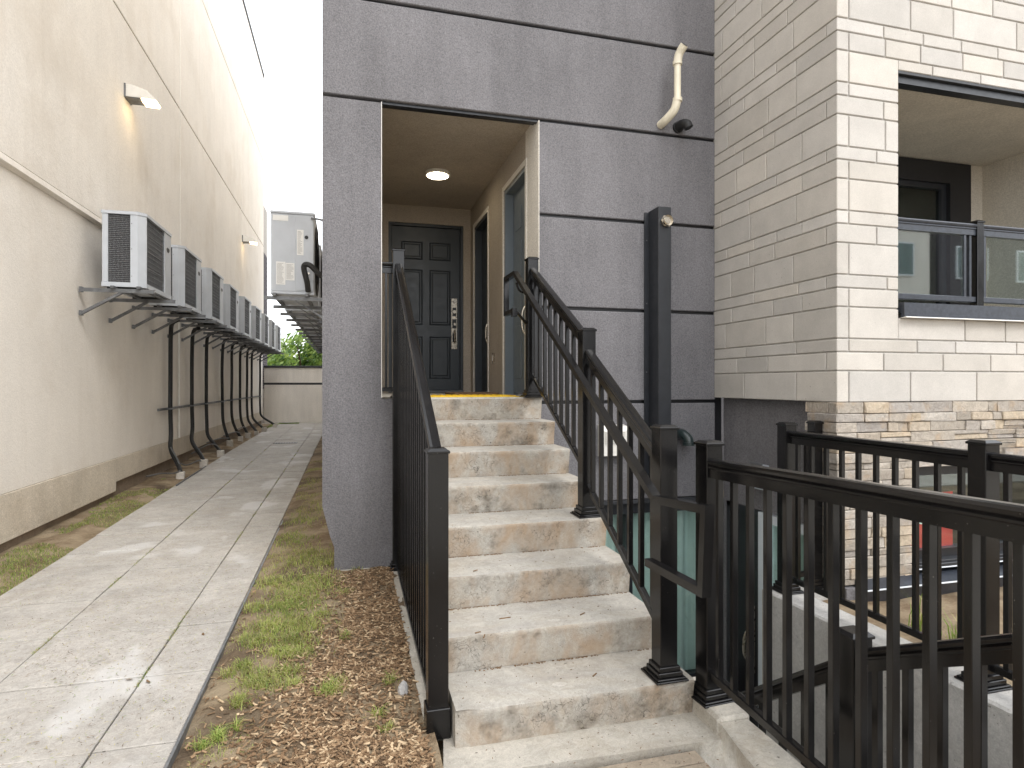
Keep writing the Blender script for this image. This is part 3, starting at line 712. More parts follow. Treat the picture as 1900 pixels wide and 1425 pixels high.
# things on the grey facade
ch = thing('cable_chase', 'tall black metal cable box fixed to the grey wall right of the stairs', 'cable box', (2.6, 4.75, -.95))
build('cover', B(2.545, 2.668, 4.665, YF-.006, -.95, 1.51, .004), 'dark_trim', ch)
build('flange', B(2.505, 2.545, YF-.012, YF-.002, -.95, 1.50), 'dark_trim', ch); build('flange', B(2.668, 2.70, YF-.012, YF-.002, -.95, 1.50), 'dark_trim', ch)
for z in (1.25, .7, .1, -.4): build('screw', B(2.52, 2.529, YF-.016, YF-.012, z, z+.009), 'galvanised', ch)
m = MB().tube([(2.615, 4.67, 1.385), (2.615, 4.62, 1.385)], .045, 16, cap=False).tube([(2.615, 4.66, 1.385), (2.615, 4.645, 1.385)], .052, 6).tube([(2.615, 4.665, 1.385), (2.615, 4.63, 1.385)], .028, 12)
ft = build('fitting', m, 'satin_nickel', ch)
pp = thing('vent_pipe', 'white plastic exhaust pipe with two elbows high on the grey wall', 'pipe', (2.75, 4.7, 2.3))
q = lambda *p: p
build('riser', MB().tube([(2.735, 4.68, 2.44), (2.735, 4.68, 2.76)], .029, 16), 'pvc_cream', pp, smooth=True)
build('lower_elbow', MB().tube(sm([(2.665, YF, 2.285), (2.675, 4.77, 2.30), (2.715, 4.70, 2.36), (2.735, 4.68, 2.45)]), .036, 16), 'pvc_cream', pp, smooth=True)
build('collar', MB().tube([(2.735, 4.68, 2.425), (2.735, 4.68, 2.455)], .040, 16).tube([(2.735, 4.68, 2.74), (2.735, 4.68, 2.77)], .040, 16), 'pvc_cream', pp, smooth=True)
build('upper_elbow', MB().tube(sm([(2.735, 4.68, 2.76), (2.745, 4.67, 2.83), (2.765, 4.62, 2.885)]), .036, 16), 'pvc_cream', pp, smooth=True)
build('mouth', MB().tube([(2.7655, 4.619, 2.886), (2.7665, 4.617, 2.888)], .028, 16), 'room_dark', pp)
bv = thing('black_vent', 'short black pipe outlet on the grey wall beside the white exhaust pipe', 'vent', (2.84, 4.8, 2.27))
build('collar', MB().tube([(2.835, YF, 2.28), (2.835, YF-.02, 2.28)], .05, 16), 'black_rubber', bv, smooth=True)
build('elbow', MB().tube(sm([(2.835, YF, 2.28), (2.84, 4.78, 2.285), (2.86, 4.74, 2.27), (2.875, 4.73, 2.235)]), .040, 14), 'black_rubber', bv, smooth=True)
gv = thing('green_vent', 'dark green curved vent hood low on the grey wall', 'vent', (2.86, 4.8, -.5))
build('elbow', MB().tube(sm([(2.84, YF, -.44), (2.845, 4.78, -.445), (2.865, 4.73, -.48), (2.868, 4.72, -.52)]), .046, 14), 'dark_green', gv, smooth=True)
build('collar', MB().tube([(2.868, 4.72, -.505), (2.868, 4.72, -.535)], .054, 16), 'dark_green', gv, smooth=True)
lv = thing('louvre_vent', 'white louvred dryer vent on the grey wall behind the stair railing', 'vent', (2.18, 4.8, -.6))
X0 = 2.07
build('hood', MB().prism([(YF, -.62), (YF, -.35), (YF-.07, -.36), (YF-.09, -.40), (YF-.09, -.61)], 'x', X0, X0+.24), 'white_plastic', lv)
for i in range(6): build('louvre', B(X0+.03, X0+.21, YF-.104, YF-.0905, -.50+i*.018, -.492+i*.018), 'white_plastic', lv)

# ------------------------------------------------------------------ condensers on the side of the grey building
def right_unit():
    t = thing('condenser_unit', '', 'air conditioner', (-.58, 7.6, .97), 'air conditioners on the side of the grey building')
    x0, x1, y0, y1, z0, z1 = -.81, -.36, 7.10, 8.05, .985, 1.90
    build('casing', B(x0, x1, y0, y1, z0+.03, z1-.03, .008), 'unit_grey', t)
    build('top_panel', B(x0-.008, x1+.008, y0-.008, y1+.008, z1-.03, z1, .008), 'unit_light', t)
    build('base_pan', B(x0-.005, x1+.005, y0-.005, y1+.005, z0, z0+.032, .006), 'unit_light', t)
    build('service_panel', B(-.555, x1-.01, y0-.006, y0+.001, z0+.05, z1-.05, .002), 'unit_grey', t)
    g_ = MB()
    for r_ in (.36, .27, .18, .09): 
        n = 24; pts = [(x1+.012+.02*(1-r_/.36), y0+.5+cos(2*pi*i/n)*r_*1.1, 1.45+sin(2*pi*i/n)*r_) for i in range(n+1)]; g_.tube(pts, .006, 5)
    g_.prism([(y0+.5+cos(2*pi*i/24)*.42, 1.45+sin(2*pi*i/24)*.40) for i in range(24)], 'x', x1, x1+.012)
    build('fan_guard', g_, 'black_rubber', t)
    for a, b, c, d_ in ((-.79, -.63, 1.79, 1.85), (-.755, -.66, 1.09, 1.34), (-.657, -.565, 1.14, 1.33), (-.54, -.47, 1.42, 1.70)):
        s_ = build('sticker', B(a, b, y0-.0085 if a > -.56 else y0-.003, y0-.0065 if a > -.56 else y0-.0002, c, d_), 'sticker', t); L = MB()
        yy = y0-.0092 if a > -.56 else y0-.0036
        z = d_-.02
        while z > c+.012 and d_-c > .1: L.box(a+.008, b-.008-random.random()*.03, yy, yy+.0006, z, z+.0025); z -= .012
        if L.v: build('print', L, 'sticker_ink', s_)
    build('vent_hole', MB().tube([(-.44, y0-.005, 1.62), (-.44, y0-.012, 1.62)], .02, 12), 'black_rubber', t)
    build('valve', MB().tube([(-.42, y0-.004, 1.15), (-.42, y0-.04, 1.15)], .016, 10).tube([(-.42, y0-.004, 1.22), (-.42, y0-.03, 1.22)], .013, 10), 'satin_nickel', t)
    return t
def right_bracket():
    t = thing('wall_bracket', '', 'bracket', (-.187, 7.5, .7), 'steel brackets on the side of the grey building')
    for y in (7.06, 7.86):
        a = MB(); a.box(-.87, -.18, y, y+.04, .950, .956); a.box(-.87, -.18, y, y+.004, .915, .9495); build('arm', a, 'galvanised', t)
        b = MB(); b.add([(-.18, y+.008, .66), (-.18, y+.04, .66), (-.58, y+.04, .94), (-.58, y+.008, .94), (-.18, y+.008, .70), (-.18, y+.04, .70), (-.62, y+.04, .9495), (-.62, y+.008, .9495)],
                        [(0, 1, 2, 3), (4, 7, 6, 5), (0, 3, 7, 4), (1, 5, 6, 2), (0, 4, 5, 1), (3, 2, 6, 7)]); build('brace', b, 'galvanised', t)
    for x in (-.78, -.45): build('cross_rail', B(x, x+.035, 7.0, 8.1, .956, .984), 'galvanised', t)
    return t
u0 = right_unit(); b0 = right_bracket()
for i in range(8):
    u = u0 if i == 0 else copy_tree(u0, (0, 1.6*i, 0)); b = b0 if i == 0 else copy_tree(b0, (0, 1.6*i, 0))
    nm = ORD[i] if i < 7 else 'farthest'
    u['label'] = 'grey air conditioner with paper stickers, %s along the grey building side wall' % nm
    b['label'] = 'steel bracket pair on the grey building side, %s along the alley' % nm
hp = thing('refrigerant_hose', 'thick black hose looping from the sticker covered air conditioner to the grey wall', 'hose', (-.4, 7.0, 1.1))
build('insulation', MB().tube(sm([(-.42, 7.06, 1.02), (-.43, 7.0, 1.12), (-.46, 6.97, 1.27), (-.40, 6.95, 1.29), (-.30, 6.98, 1.20), (-.18, 7.05, 1.12)]), .03, 8), 'black_rubber', hp, smooth=True)
build('cable', MB().tube(sm([(-.39, 7.08, 1.83), (-.30, 7.06, 1.82), (-.18, 7.08, 1.79)]), .012, 6), 'galvanised', hp, smooth=True)

# ------------------------------------------------------------------ concrete stairs
TR = .328; RS = .18
st = thing('concrete_stairs', 'straight flight of eight cracked concrete steps up to the porch', 'stairs', (1.0, 3.6, -1.55))
for k in range(7):
    y = 2.506+TR*k; z = -1.368+RS*k; mb = MB(); x0 = .445 if k else .438; x1 = 1.552
    pf = [(y+.026, z-RS+.0005), (y+.004, z-.03), (y, z-.014), (y+.004, z-.004), (y+.014, z), (y+TR+.025, z+.0), (y+TR+.025, z-RS+.0005)]
    if k == 0: pf[0] = (y+.03, -1.60); pf[-1] = (y+TR+.025, -1.60)
    nseg = 22; n = len(pf); vs = []
    for i in range(nseg+1):
        x = x0+(x1-x0)*i/nseg
        for j, (yy, zz) in enumerate(pf):
            w_ = .0035*noise.noise(Vector((x*9, yy*9, zz*9+k))) if 0 < j < 4 else 0
            ch_ = .035*max(0, 1-i/2) if (k == 0 and j in (1, 2, 3)) else 0
            vs.append((x, yy+w_+ch_, zz+w_*.6))
    fs = [tuple(range(n)), tuple(range(nseg*n+n-1, nseg*n-1, -1))]
    for i in range(nseg):
        for j in range(n): fs.append((i*n+j, i*n+n+j, i*n+n+(j+1) % n, i*n+(j+1) % n))
    mb.add(vs, fs); build('step', mb, 'step_concrete', st, smooth=True)
y = 2.506+TR*7
build('step', MB().prism([(y+.026, LZ-RS), (y+.003, LZ-.03), (y, LZ-.012), (y+.012, LZ), (YF+.12, LZ), (YF+.12, LZ-RS)], 'x', .4455, 1.552), 'step_concrete', st)
body = [(2.70, -3.2), (2.70, -1.56)]
for k in range(7): body += [(2.56+TR*(k+1), -1.565+RS*(k+.0)), (2.56+TR*(k+1), -1.565+RS*(k+1))]
body += [(YF-.01, body[-1][1]), (YF-.01, -3.2)]
build('stair_body', MB().prism(body, 'x', .46, 1.545), 'curb_concrete', st)
cb = build('kerb', MB().prism([(2.72, -1.62), (YF-.03, -1.62), (YF-.03, -1.425), (2.72, -1.482)], 'x', .325, .440), 'curb_concrete'); cb['kind'] = 'structure'

# ------------------------------------------------------------------ railings
TOPR = [(-.018, -.085), (.018, -.085), (.018, -.045), (.024, -.040), (.024, -.034), (.019, -.030), (.026, -.022), (.029, -.012), (.024, -.003), (.012, 0), (-.012, 0), (-.024, -.003), (-.029, -.012), (-.026, -.022), (-.019, -.030), (-.024, -.034), (-.024, -.040), (-.018, -.045)]
BOTR = [(-.016, -.03), (.016, -.03), (.016, .0), (.010, .004), (-.010, .004), (-.016, 0)]
def post(parent, x, y, z0, z1, w=.088, base=True, rot=0, name='post'):
    Mx = Matrix.Translation((x, y, 0)) @ Matrix.Rotation(rot, 4, 'Z')
    p = build(name, MB().box(-w/2, w/2, -w/2, w/2, z0, z1-.018, .003, mat=Mx), 'black_paint', parent)
    h = w/2; m = MB()
    m.box(-h-.006, h+.006, -h-.006, h+.006, z1-.022, z1-.010, .002, mat=Mx)
    vs = [(a*(h+.004), b*(h+.004), z1-.0105) for a, b in ((-1, -1), (1, -1), (1, 1), (-1, 1))]+[(a*(h-.010), b*(h-.010), z1) for a, b in ((-1, -1), (1, -1), (1, 1), (-1, 1))]
    m.add([Mx @ Vector(v) for v in vs], [(4, 5, 6, 7), (0, 1, 5, 4), (1, 2, 6, 5), (2, 3, 7, 6), (3, 0, 4, 7)])
    build('cap', m, 'black_paint', p)
    if base:
        m = MB(); 
        for e_, a, b in ((.038, 0, .010), (.030, .010, .018), (.018, .018, .040), (.010, .040, .062)): m.box(-h-e_, h+e_, -h-e_, h+e_, z0+a, z0+b, .003, mat=Mx)
        build('base_cover', m, 'black_paint', p)
    return p
def panel(parent, p0, p1, ztop0, ztop1, zb0, zb1, nb, bw=.025, bars=True):
    """p0,p1 = (x,y) ends; rail heights at either end"""
    build('top_rail', MB().extrude((*p0, ztop0), (*p1, ztop1), TOPR), 'black_paint', parent)
    build('bottom_rail', MB().extrude((*p0, zb0), (*p1, zb1), BOTR), 'black_paint', parent)
    d = Vector((p1[0]-p0[0], p1[1]-p0[1])); ang = math.atan2(d.y, d.x)-pi/2
    for i in range(nb):
        t = (i+.5)/nb; x = p0[0]+d.x*t; y = p0[1]+d.y*t
        Mx = Matrix.Translation((x, y, 0)) @ Matrix.Rotation(ang, 4, 'Z'); h = bw/2
        za = zb0+(zb1-zb0)*t; zb = ztop0+(ztop1-ztop0)*t-.075
        build('baluster', MB().box(-h, h, -h, h, za, zb, .0015, mat=Mx), 'black_paint', parent)
XG = 1.455
rr = thing('stair_railing', 'black metal railing with three posts up the right side of the concrete steps', 'railing', (XG, 2.57, -1.37))
post(rr, XG+.02, 4.84, LZ, 1.05); post(rr, XG, 3.585, -.828, .352); post(rr, XG-.02, 2.573, -1.368, -.19)
panel(rr, (XG+.018, 4.79), (XG+.002, 3.635), .955, .335, .085, -.515, 9)
panel(rr, (XG-.002, 3.54), (XG-.018, 2.62), .215, -.305, -.625, -1.135, 7)
hr = thing('handrail', 'black square bar handrail with closed loop ends inside the right stair railing', 'handrail', (1.32, 3.6, -.5))
XH = 1.315
build('bar', MB().bar([(XH, 2.50, -.805), (XH, 2.055, -.795), (XH, 2.035, -.475), (XH, 2.43, -.508), (XH, 4.77, .90), (XH, 5.06, .90), (XH, 5.06, .60), (XH, 4.80, .60)], .040, .034), 'black_paint', hr)
for y_, z_, xx in ((2.60, -.45, XG-.045), (3.6, .15, XG-.025), (4.80, .82, XG-.01)):
    build('bracket', MB().tube(sm([(XH, y_-.06, z_), (XH+.02, y_-.05, z_-.05), (XH+.06, y_-.02, z_-.07), (xx, y_, z_-.075)]), .009, 8).box(xx-.006, xx+.03, y_-.025, y_+.025, z_-.11, z_-.04, .002), 'black_paint', hr)
build('bracket', MB().tube(sm([(XH, 4.80, .60), (XH+.03, 4.80, .58), (XG-.03, 4.83, .50)]), .012, 8).box(XH-.02, XH+.02, 4.78, 4.83, .55, .62), 'black_paint', hr)
XK = .378
lr = thing('stair_railing', 'tall black metal guard railing along the left side of the concrete steps', 'railing', (XK, 2.65, -1.5))
post(lr, XK, 2.66, -1.53, -.279, .088, False); build('base_cover', B(XK-.052, XK+.052, 2.66-.052, 2.66+.052, -1.53, -1.40, .003), 'black_paint', lr)
post(lr, XK, 4.785, -1.44, 1.045, .088)
panel(lr, (XK, 2.705), (XK, 4.74), -.285, .925, -1.455, -1.405, 19, .02)
pr = thing('landing_railing', 'short black railing between the grey column and the top left stair post', 'railing', (.31, 4.95, LZ))
panel(pr, (.257, 4.90), (.40, 4.90), .96, .96, -.03, -.03, 2, .02); post(pr, .39, 4.93, LZ, 1.0, .05)

# stairwell guards
fx = lambda y_: 1.616-.098*(2.495-y_)
gd = thing('guard_railing', 'black metal guard railing in the right foreground beside the stairwell', 'railing', (1.6, 2.0, -1.5))
post(gd, 1.625, 2.50, -1.46, -.262, .088, True, R(4))
panel(gd, (fx(2.45), 2.45), (fx(.35), .35), -.343, -.24, -1.315, -1.24, 17, .025)
post(gd, fx(.3), .3, -1.46, -.16, .088, True, R(4))
bg_ = thing('guard_railing', 'black metal guard railing on the far concrete retaining wall of the stairwell', 'railing', (2.89, 2.5, -1.4))
post(bg_, 2.89, 3.52, -1.41, -.26); post(bg_, 2.89, 2.19, -1.41, -.262); post(bg_, 2.89, .7, -1.41, -.262)
panel(bg_, (2.89, 3.475), (2.89, 2.235), -.315, -.318, -1.30, -1.30, 10); panel(bg_, (2.89, 2.145), (2.89, .745), -.318, -.32, -1.30, -1.30, 11)
post(bg_, 3.155, 3.56, -1.41, -.255, .07); panel(bg_, (2.935, 3.535), (3.12, 3.555), -.33, -.33, -1.30, -1.30, 2)
sr = thing('stair_railing', 'sloping black railing inside the sunken stairwell behind the foreground guard', 'railing', (1.8, 1.8, -1.9))
post(sr, 1.80, 1.84, -2.1, -.905, .088, False)
panel(sr, (1.80, 1.885), (1.80, 2.95), -1.02, -1.78, -1.9, -2.66, 8); panel(sr, (1.80, 1.795), (1.80, .95), -.955, -.53, -1.75, -1.33, 7)

# ------------------------------------------------------------------ stairwell
rw = thing('retaining_wall', 'pale board marked concrete retaining wall on the far side of the sunken stairwell', 'wall', (2.86, 1.5, -3.2))
build('wall', B(2.76, 2.985, -.6, 3.62, -3.3, -1.41, .012), 'wall_concrete', rw)
build('wall', B(2.985, 3.34, 3.46, 3.62, -3.3, -1.412, .01), 'wall_concrete', rw)
nw = thing('retaining_wall', 'near concrete kerb wall carrying the foreground guard railing', 'wall', (1.6, 1.5, -3.2))
build('wall', MB().prism([(1.56, 2.66), (1.70, 2.66), (1.70, 2.05), (1.60, -.6), (1.33, -.6), (1.44, 1.4), (1.52, 2.1), (1.56, 2.3)], 'z', -3.3, -1.475), 'curb_concrete', nw)
build('kerb_block', B(1.555, 1.72, 2.32, 2.70, -1.60, -1.455, .014), 'curb_concrete', nw)
ss = thing('sunken_stairs', 'concrete steps descending in the stairwell to the basement entrance', 'stairs', (2.2, 2.3, -3.2))
for k in range(9): build('step', B(1.70, 2.76, .55+.30*k, .87+.30*k, -3.3, -1.52-.18*k, .01), 'wall_concrete', ss)
wf = build('stairwell_floor', B(1.5, 3.5, 3.2, 5.4, -3.4, -3.12), 'wall_concrete'); wf['kind'] = 'structure'

# basement windows and door
bw = thing('basement_window', 'tall green tinted basement window with curtain beneath the grey wall', 'window', (2.6, 4.9, -3.1))
build('lintel', B(1.545, 3.30, YF-.004, YF+.06, -1.045, -1.012, .004), 'roof_cap', bw)
m = MB(); m.box(1.56, 3.42, YF+.05, YF+.12, -1.14, -1.05); m.box(1.56, 3.42, YF+.05, YF+.12, -2.75, -2.62)
for x in (1.56, 2.36, 3.20): m.box(x, x+(.06 if x < 3 else .22), YF+.048, YF+.12, -2.62, -1.14)
build('frame', m, 'dark_trim', bw)
build('pane', B(1.62, 2.36, YF+.08, YF+.085, -2.62, -1.14), 'window_glass', bw); build('pane', B(2.42, 3.20, YF+.08, YF+.085, -2.62, -1.14), 'window_glass', bw)
m = MB(); n = 150; vs = []
for i in range(n+1):
    x = 1.6+1.62*i/n
    for z in (-2.66, -1.1): vs.append((x, YF+.17+.022*sin(x*46)+.012*sin(x*19+1), z))
m.add(vs, [(2*i, 2*i+2, 2*i+3, 2*i+1) for i in range(n)]); build('curtain', m, 'curtain', bw, smooth=True)
build('room_back', MB().box(1.5, 3.4, 5.6, 5.7, -3.2, -1.0).box(1.5, 3.5, YF+.02, YF+.6, -3.2, -2.75), 'room_dark', bw)
XS = 3.30
bd = thing('basement_door', 'black basement door with silver pull handle down in the stairwell', 'door', (XS, 4.6, -3.1))
build('frame', MB().box(XS-.0, XS+.1, 4.74, 4.80, -3.12, -1.05).box(XS, XS+.1, 4.36, 4.80, -1.09, -1.0501), 'roof_cap', bd)
build('door_leaf', B(XS+.03, XS+.07, 4.36, 4.74, -3.1, -1.09), 'door_black', bd)
build('lock_plate', B(XS+.018, XS+.03, 4.44, 4.49, -2.45, -1.88, .003), 'satin_nickel', bd)
build('deadbolt', MB().tube([(XS+.02, 4.465, -1.95), (XS-.01, 4.465, -1.95)], .028, 12), 'satin_nickel', bd)
build('pull_handle', MB().tube(sm([(XS+.02, 4.465, -2.08), (XS-.05, 4.465, -2.12), (XS-.06, 4.465, -2.28), (XS+.01, 4.465, -2.38)]), .012, 8), 'satin_nickel', bd, smooth=True)
sw = thing('basement_window', 'white framed narrow window beside the black basement door', 'window', (XS, 4.0, -3.1))
m = MB(); m.box(XS-.01, XS+.06, 4.27, 4.35, -3.1, -1.06); m.box(XS-.01, XS+.06, 3.70, 3.78, -3.1, -1.06); m.box(XS-.01, XS+.06, 3.78, 4.27, -1.13, -1.06); build('frame', m, 'white_frame', sw)
build('pane', B(XS+.02, XS+.03, 3.78, 4.27, -3.1, -1.13), 'window_glass', sw); build('blind', B(XS+.08, XS+.09, 3.76, 4.30, -3.1, -1.1), 'curtain', sw)

# ------------------------------------------------------------------ limestone building on the right
XB = 3.206; YC = 3.415; ZB0 = -.1225
hb = thing('brick_building', 'pale limestone block building with recessed balcony above stacked stone', 'building', (5, 5, -1.6))
OX0, OX1, OZ0, OZ1 = 3.727, 6.03, .57, 2.183
dep = .095
def brick(x0, x1, y0, y1, z0, z1, mat='limestone', c=.004): 
    return build('brick', B(x0, x1, y0, y1, z0, z1, c), mat, hb)
bz = ZB0; pat = [.2165, .1295, .0910]; ri = 0; nb = 0; rnd = random.Random(11); J = .0095
while bz < 3.75:
    h = pat[ri % 3]; z0, z1 = bz, bz+h-J
    corner_left = (ri % 2 == 0)                    # long face of the corner block on the left or right wall
    if ri % 3 == 0 and (ri//3) % 2: corner_left = not corner_left
    Lc = rnd.choice((.33, .39, .42))
    if corner_left: brick(XB, XB+dep, YC, YC+Lc, z0, z1); yl = YC+Lc+J; xr = XB+dep+J
    else: brick(XB, XB+Lc, YC, YC+dep, z0, z1); yl = YC+dep+J; xr = XB+Lc+J
    # left wall
    while yl < YF-.02:
        L = rnd.choice((.30, .38, .44, .52, .60)) if ri % 3 != 2 else rnd.choice((.26, .36, .5, .58))
        e_ = min(YF-.001, yl+L)
        if YF-e_ < .1: e_ = YF-.001
        brick(XB, XB+dep, yl, e_, z0, z1); yl = e_+J
    # right wall
    BZ = OZ0-.108
    if z1 <= BZ or z0 >= OZ1+.004: spans = [(xr, 6.4, z0, z1)]
    elif z0 < BZ < z1: spans = [(xr, OX0, z0, z1), (OX0+J*.2, 6.4, z0, BZ)]
    elif z0 < OZ1+.004 < z1: spans = [(xr, OX0, z0, z1), (OX0+J*.2, 6.4, OZ1+.02, z1)]
    else: spans = [(xr, OX0, z0, z1)]
    for a, b, q0, q1 in spans:
        if q1-q0 < .02: continue
        while a < b-.02:
            L = rnd.choice((.30, .38, .44, .52, .60)) if ri % 3 != 2 else rnd.choice((.34, .45, .58))
            e_ = min(b, a+L)
            if b-e_ < .11: e_ = b
            brick(a, e_, YC, YC+dep, q0, q1); a = e_+J
    bz += h; ri += 1
m = MB()
m.box(XB+.01, XB+.35, YC+.3, YF+.05, ZB0+.004, 5.8); m.box(XB+.010, OX0-.004, YC+.010, YC+.3, ZB0+.004, 5.8)
m.box(OX0-.004, 8, YC+.010, YC+.3, OZ1+.02, 5.8); m.box(OX0-.004, 8, YC+.010, YC+.3, ZB0+.004, OZ0-.11); m.box(OX1, 8, YC+.010, YC+.3, OZ0-.11, OZ1+.02)
m.box(XB+.009, 8, YC+.009, YF+.05, 3.78, 8.5)
build('mortar', m, 'mortar', hb)
# balcony recess
build('balcony_lintel', B(OX0-.002, 6.1, YC+.005, YC+.10, OZ1-.0, OZ1+.018), 'roof_cap', hb)
build('soffit_trim', B(OX0, OX1, YC+.03, YC+.10, 2.13, 2.18), 'dark_trim', hb)
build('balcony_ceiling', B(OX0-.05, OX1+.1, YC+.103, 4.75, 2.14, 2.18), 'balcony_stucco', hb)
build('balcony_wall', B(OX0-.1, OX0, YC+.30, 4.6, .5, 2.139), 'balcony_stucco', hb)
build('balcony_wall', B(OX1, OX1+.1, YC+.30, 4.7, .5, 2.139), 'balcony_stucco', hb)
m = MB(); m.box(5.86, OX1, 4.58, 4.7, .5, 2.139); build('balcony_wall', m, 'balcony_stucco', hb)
build('balcony_floor', B(OX0-.05, OX1+.1, YC+.12, 4.75, .38, .50), 'wall_concrete', hb)
bdoor = build('balcony_door', MB().box(4.2, 5.86, 4.56, 4.66, 1.93, 2.13).box(5.60, 5.86, 4.56, 4.66, .5, 1.93).box(3.73, 4.2, 4.56, 4.66, .5, 2.13).box(4.88, 4.95, 4.575, 4.66, .5, 1.93), 'door_black', hb)
build('inner_frame', MB().box(4.2, 5.60, 4.60, 4.64, 1.88, 1.93).box(5.54, 5.60, 4.60, 4.64, .5, 1.88), 'dark_trim', bdoor)
build('pane', B(4.2, 5.54, 4.63, 4.635, .5, 1.88), 'dark_glass', bdoor); build('room', B(3.7, 6.1, 4.72, 4.76, .4, 2.2), 'room_dark', hb)
# flashing
m = MB().prism([(YC+.10, .575), (YC-.028, .57), (YC-.030, .478), (YC-.052, .468), (YC-.052, .464), (YC-.0, .464), (YC-.0, .5), (YC+.1, .5)], 'x', OX0+.02, 4.90)
build('balcony_flashing', m, 'flashing', hb)
build('balcony_flashing', MB().prism([(YC+.10, .575), (YC-.028, .57), (YC-.030, .478), (YC-.052, .468), (YC-.052, .464), (YC-.0, .464), (YC-.0, .5), (YC+.1, .5)], 'x', 4.904, 6.1), 'flashing', hb)
build('drip_edge', MB().prism([(YC-.0525, .469), (YC-.056, .463), (YC-.0, .463), (YC-.0, .4635)], 'x', OX0+.01, 6.1), 'white_plastic', hb)
# balcony railing
br = thing('balcony_railing', 'dark metal balcony railing with glass panels in the limestone wall opening', 'railing', (4.6, YC+.1, .5))
yr = YC+.06
def gl_section(x0, x1):
    build('top_rail', MB().extrude((x0, yr, 1.185), (x1, yr, 1.185), TOPR), 'flashing', br)
    build('bottom_rail', B(x0, x1, yr-.02, yr+.02, .605, .645, .003), 'flashing', br)
    build('glass_panel', B(x0+.01, x1-.11, yr-.004, yr+.004, .645, 1.105), 'glass', br)
    build('edge_bar', B(x1-.105, x1-.085, yr-.012, yr+.012, .645, 1.105), 'flashing', br); build('edge_bar', B(x1-.055, x1-.035, yr-.012, yr+.012, .645, 1.105), 'flashing', br)
post(br, 4.52, yr, .57, 1.215, .062, False); gl_section(OX0, 4.489)
build('edge_bar', B(4.575, 4.595, yr-.012, yr+.012, .645, 1.105), 'flashing', br); 
build('top_rail', MB().extrude((4.551, yr, 1.185), (5.75, yr, 1.185), TOPR), 'flashing', br); build('bottom_rail', B(4.551, 5.75, yr-.02, yr+.02, .605, .645, .003), 'flashing', br)
build('glass_panel', B(4.62, 5.7, yr-.004, yr+.004, .645, 1.105), 'glass', br)

# underside and stacked stone base
build('soffit_slab', B(XB+.012, 6.4, YC+.012, YF, ZB0-.0, ZB0+.004), 'mortar', hb)
build('recess_wall', MB().box(XS, XS+.2, 3.60, 4.845, -1.045, ZB0-.001).box(XS, XS+.2, 4.80, 4.845, -3.2, -1.045).box(XS, XS+.2, 3.58, 3.70, -3.2, -1.045), 'grey_stucco', hb)
build('stone_backing', MB().box(XB+.03, 3.85, YC+.03, YC+.22, -1.37, ZB0-.004).box(3.85, 6.4, YC+.03, YC+.22, -.588, ZB0-.004).box(XB+.03, XB+.09, YC+.2, YC+.28, -1.37, ZB0-.004), 'room_dark', hb)
WX0, WZ0, WZ1 = 3.85, -1.285, -.60
z = ZB0-.004; ri = 0; cnt = 0; rnd = random.Random(5)
def stone(x0, x1, y0, y1, z0, z1, face):
    m = B(x0, x1, y0, y1, z0, z1, .005)
    for v in m.v:
        n_ = noise.noise(v*13)*.006
        if abs(v.z-z0) < .01 or abs(v.z-z1) < .01: v.z += n_*.6
        if face == 'y' and v.y < y0+.01: v.y += rnd.uniform(-.006, .006)
        if face == 'x' and v.x < x0+.01: v.x += rnd.uniform(-.006, .006)
        if face == 'c' and v.x < x0+.01: v.x += rnd.uniform(-.004, .004)
    o = build('stone', m, 'ledgestone', hb); return o
while z > -1.36:
    h = rnd.choice((.045, .055, .062, .07, .078)); z1 = z; z0 = max(-1.375, z-h+.003)
    if z0 < WZ1 < z1 and z0 > WZ1-.03: z0 = WZ1+.002
    pr_ = rnd.uniform(0, .012)
    Lc = rnd.choice((.10, .16, .22, .28)); Lr = rnd.choice((.08, .12, .2, .28)); Lr = min(Lr, .285)
    stone(XB-pr_, XB+Lc, YC-pr_, YC+Lr-.002, z0, z1, 'c')
    if .285-Lr > .05: stone(XB-rnd.uniform(0, .015), XB+.05, YC+Lr+.002, YC+.285+rnd.uniform(-.015, .01), z0, z1, 'x')
    a = XB+Lc+.003
    while a < 6.2:
        L = rnd.choice((.09, .14, .2, .26, .33, .4)); e_ = a+L
        inwin = z0 < WZ1-.005
        if inwin and e_ > WX0-.06: e_ = WX0
        p = rnd.uniform(-.002, .018)
        if h > .065 and rnd.random() < .35 and L > .15:
            zm = z0+(z1-z0)*rnd.uniform(.4, .6); stone(a, e_-.003, YC-p, YC+.06, zm+.002, z1, 'y'); stone(a, e_-.003, YC-p+.008, YC+.06, z0, zm-.001, 'y')
        else: stone(a, e_-.003, YC-p, YC+.06, z0, z1, 'y')
        a = e_
        if inwin and e_ >= WX0-.001: break
        if a > 5.4 : break
    z = z0-.003
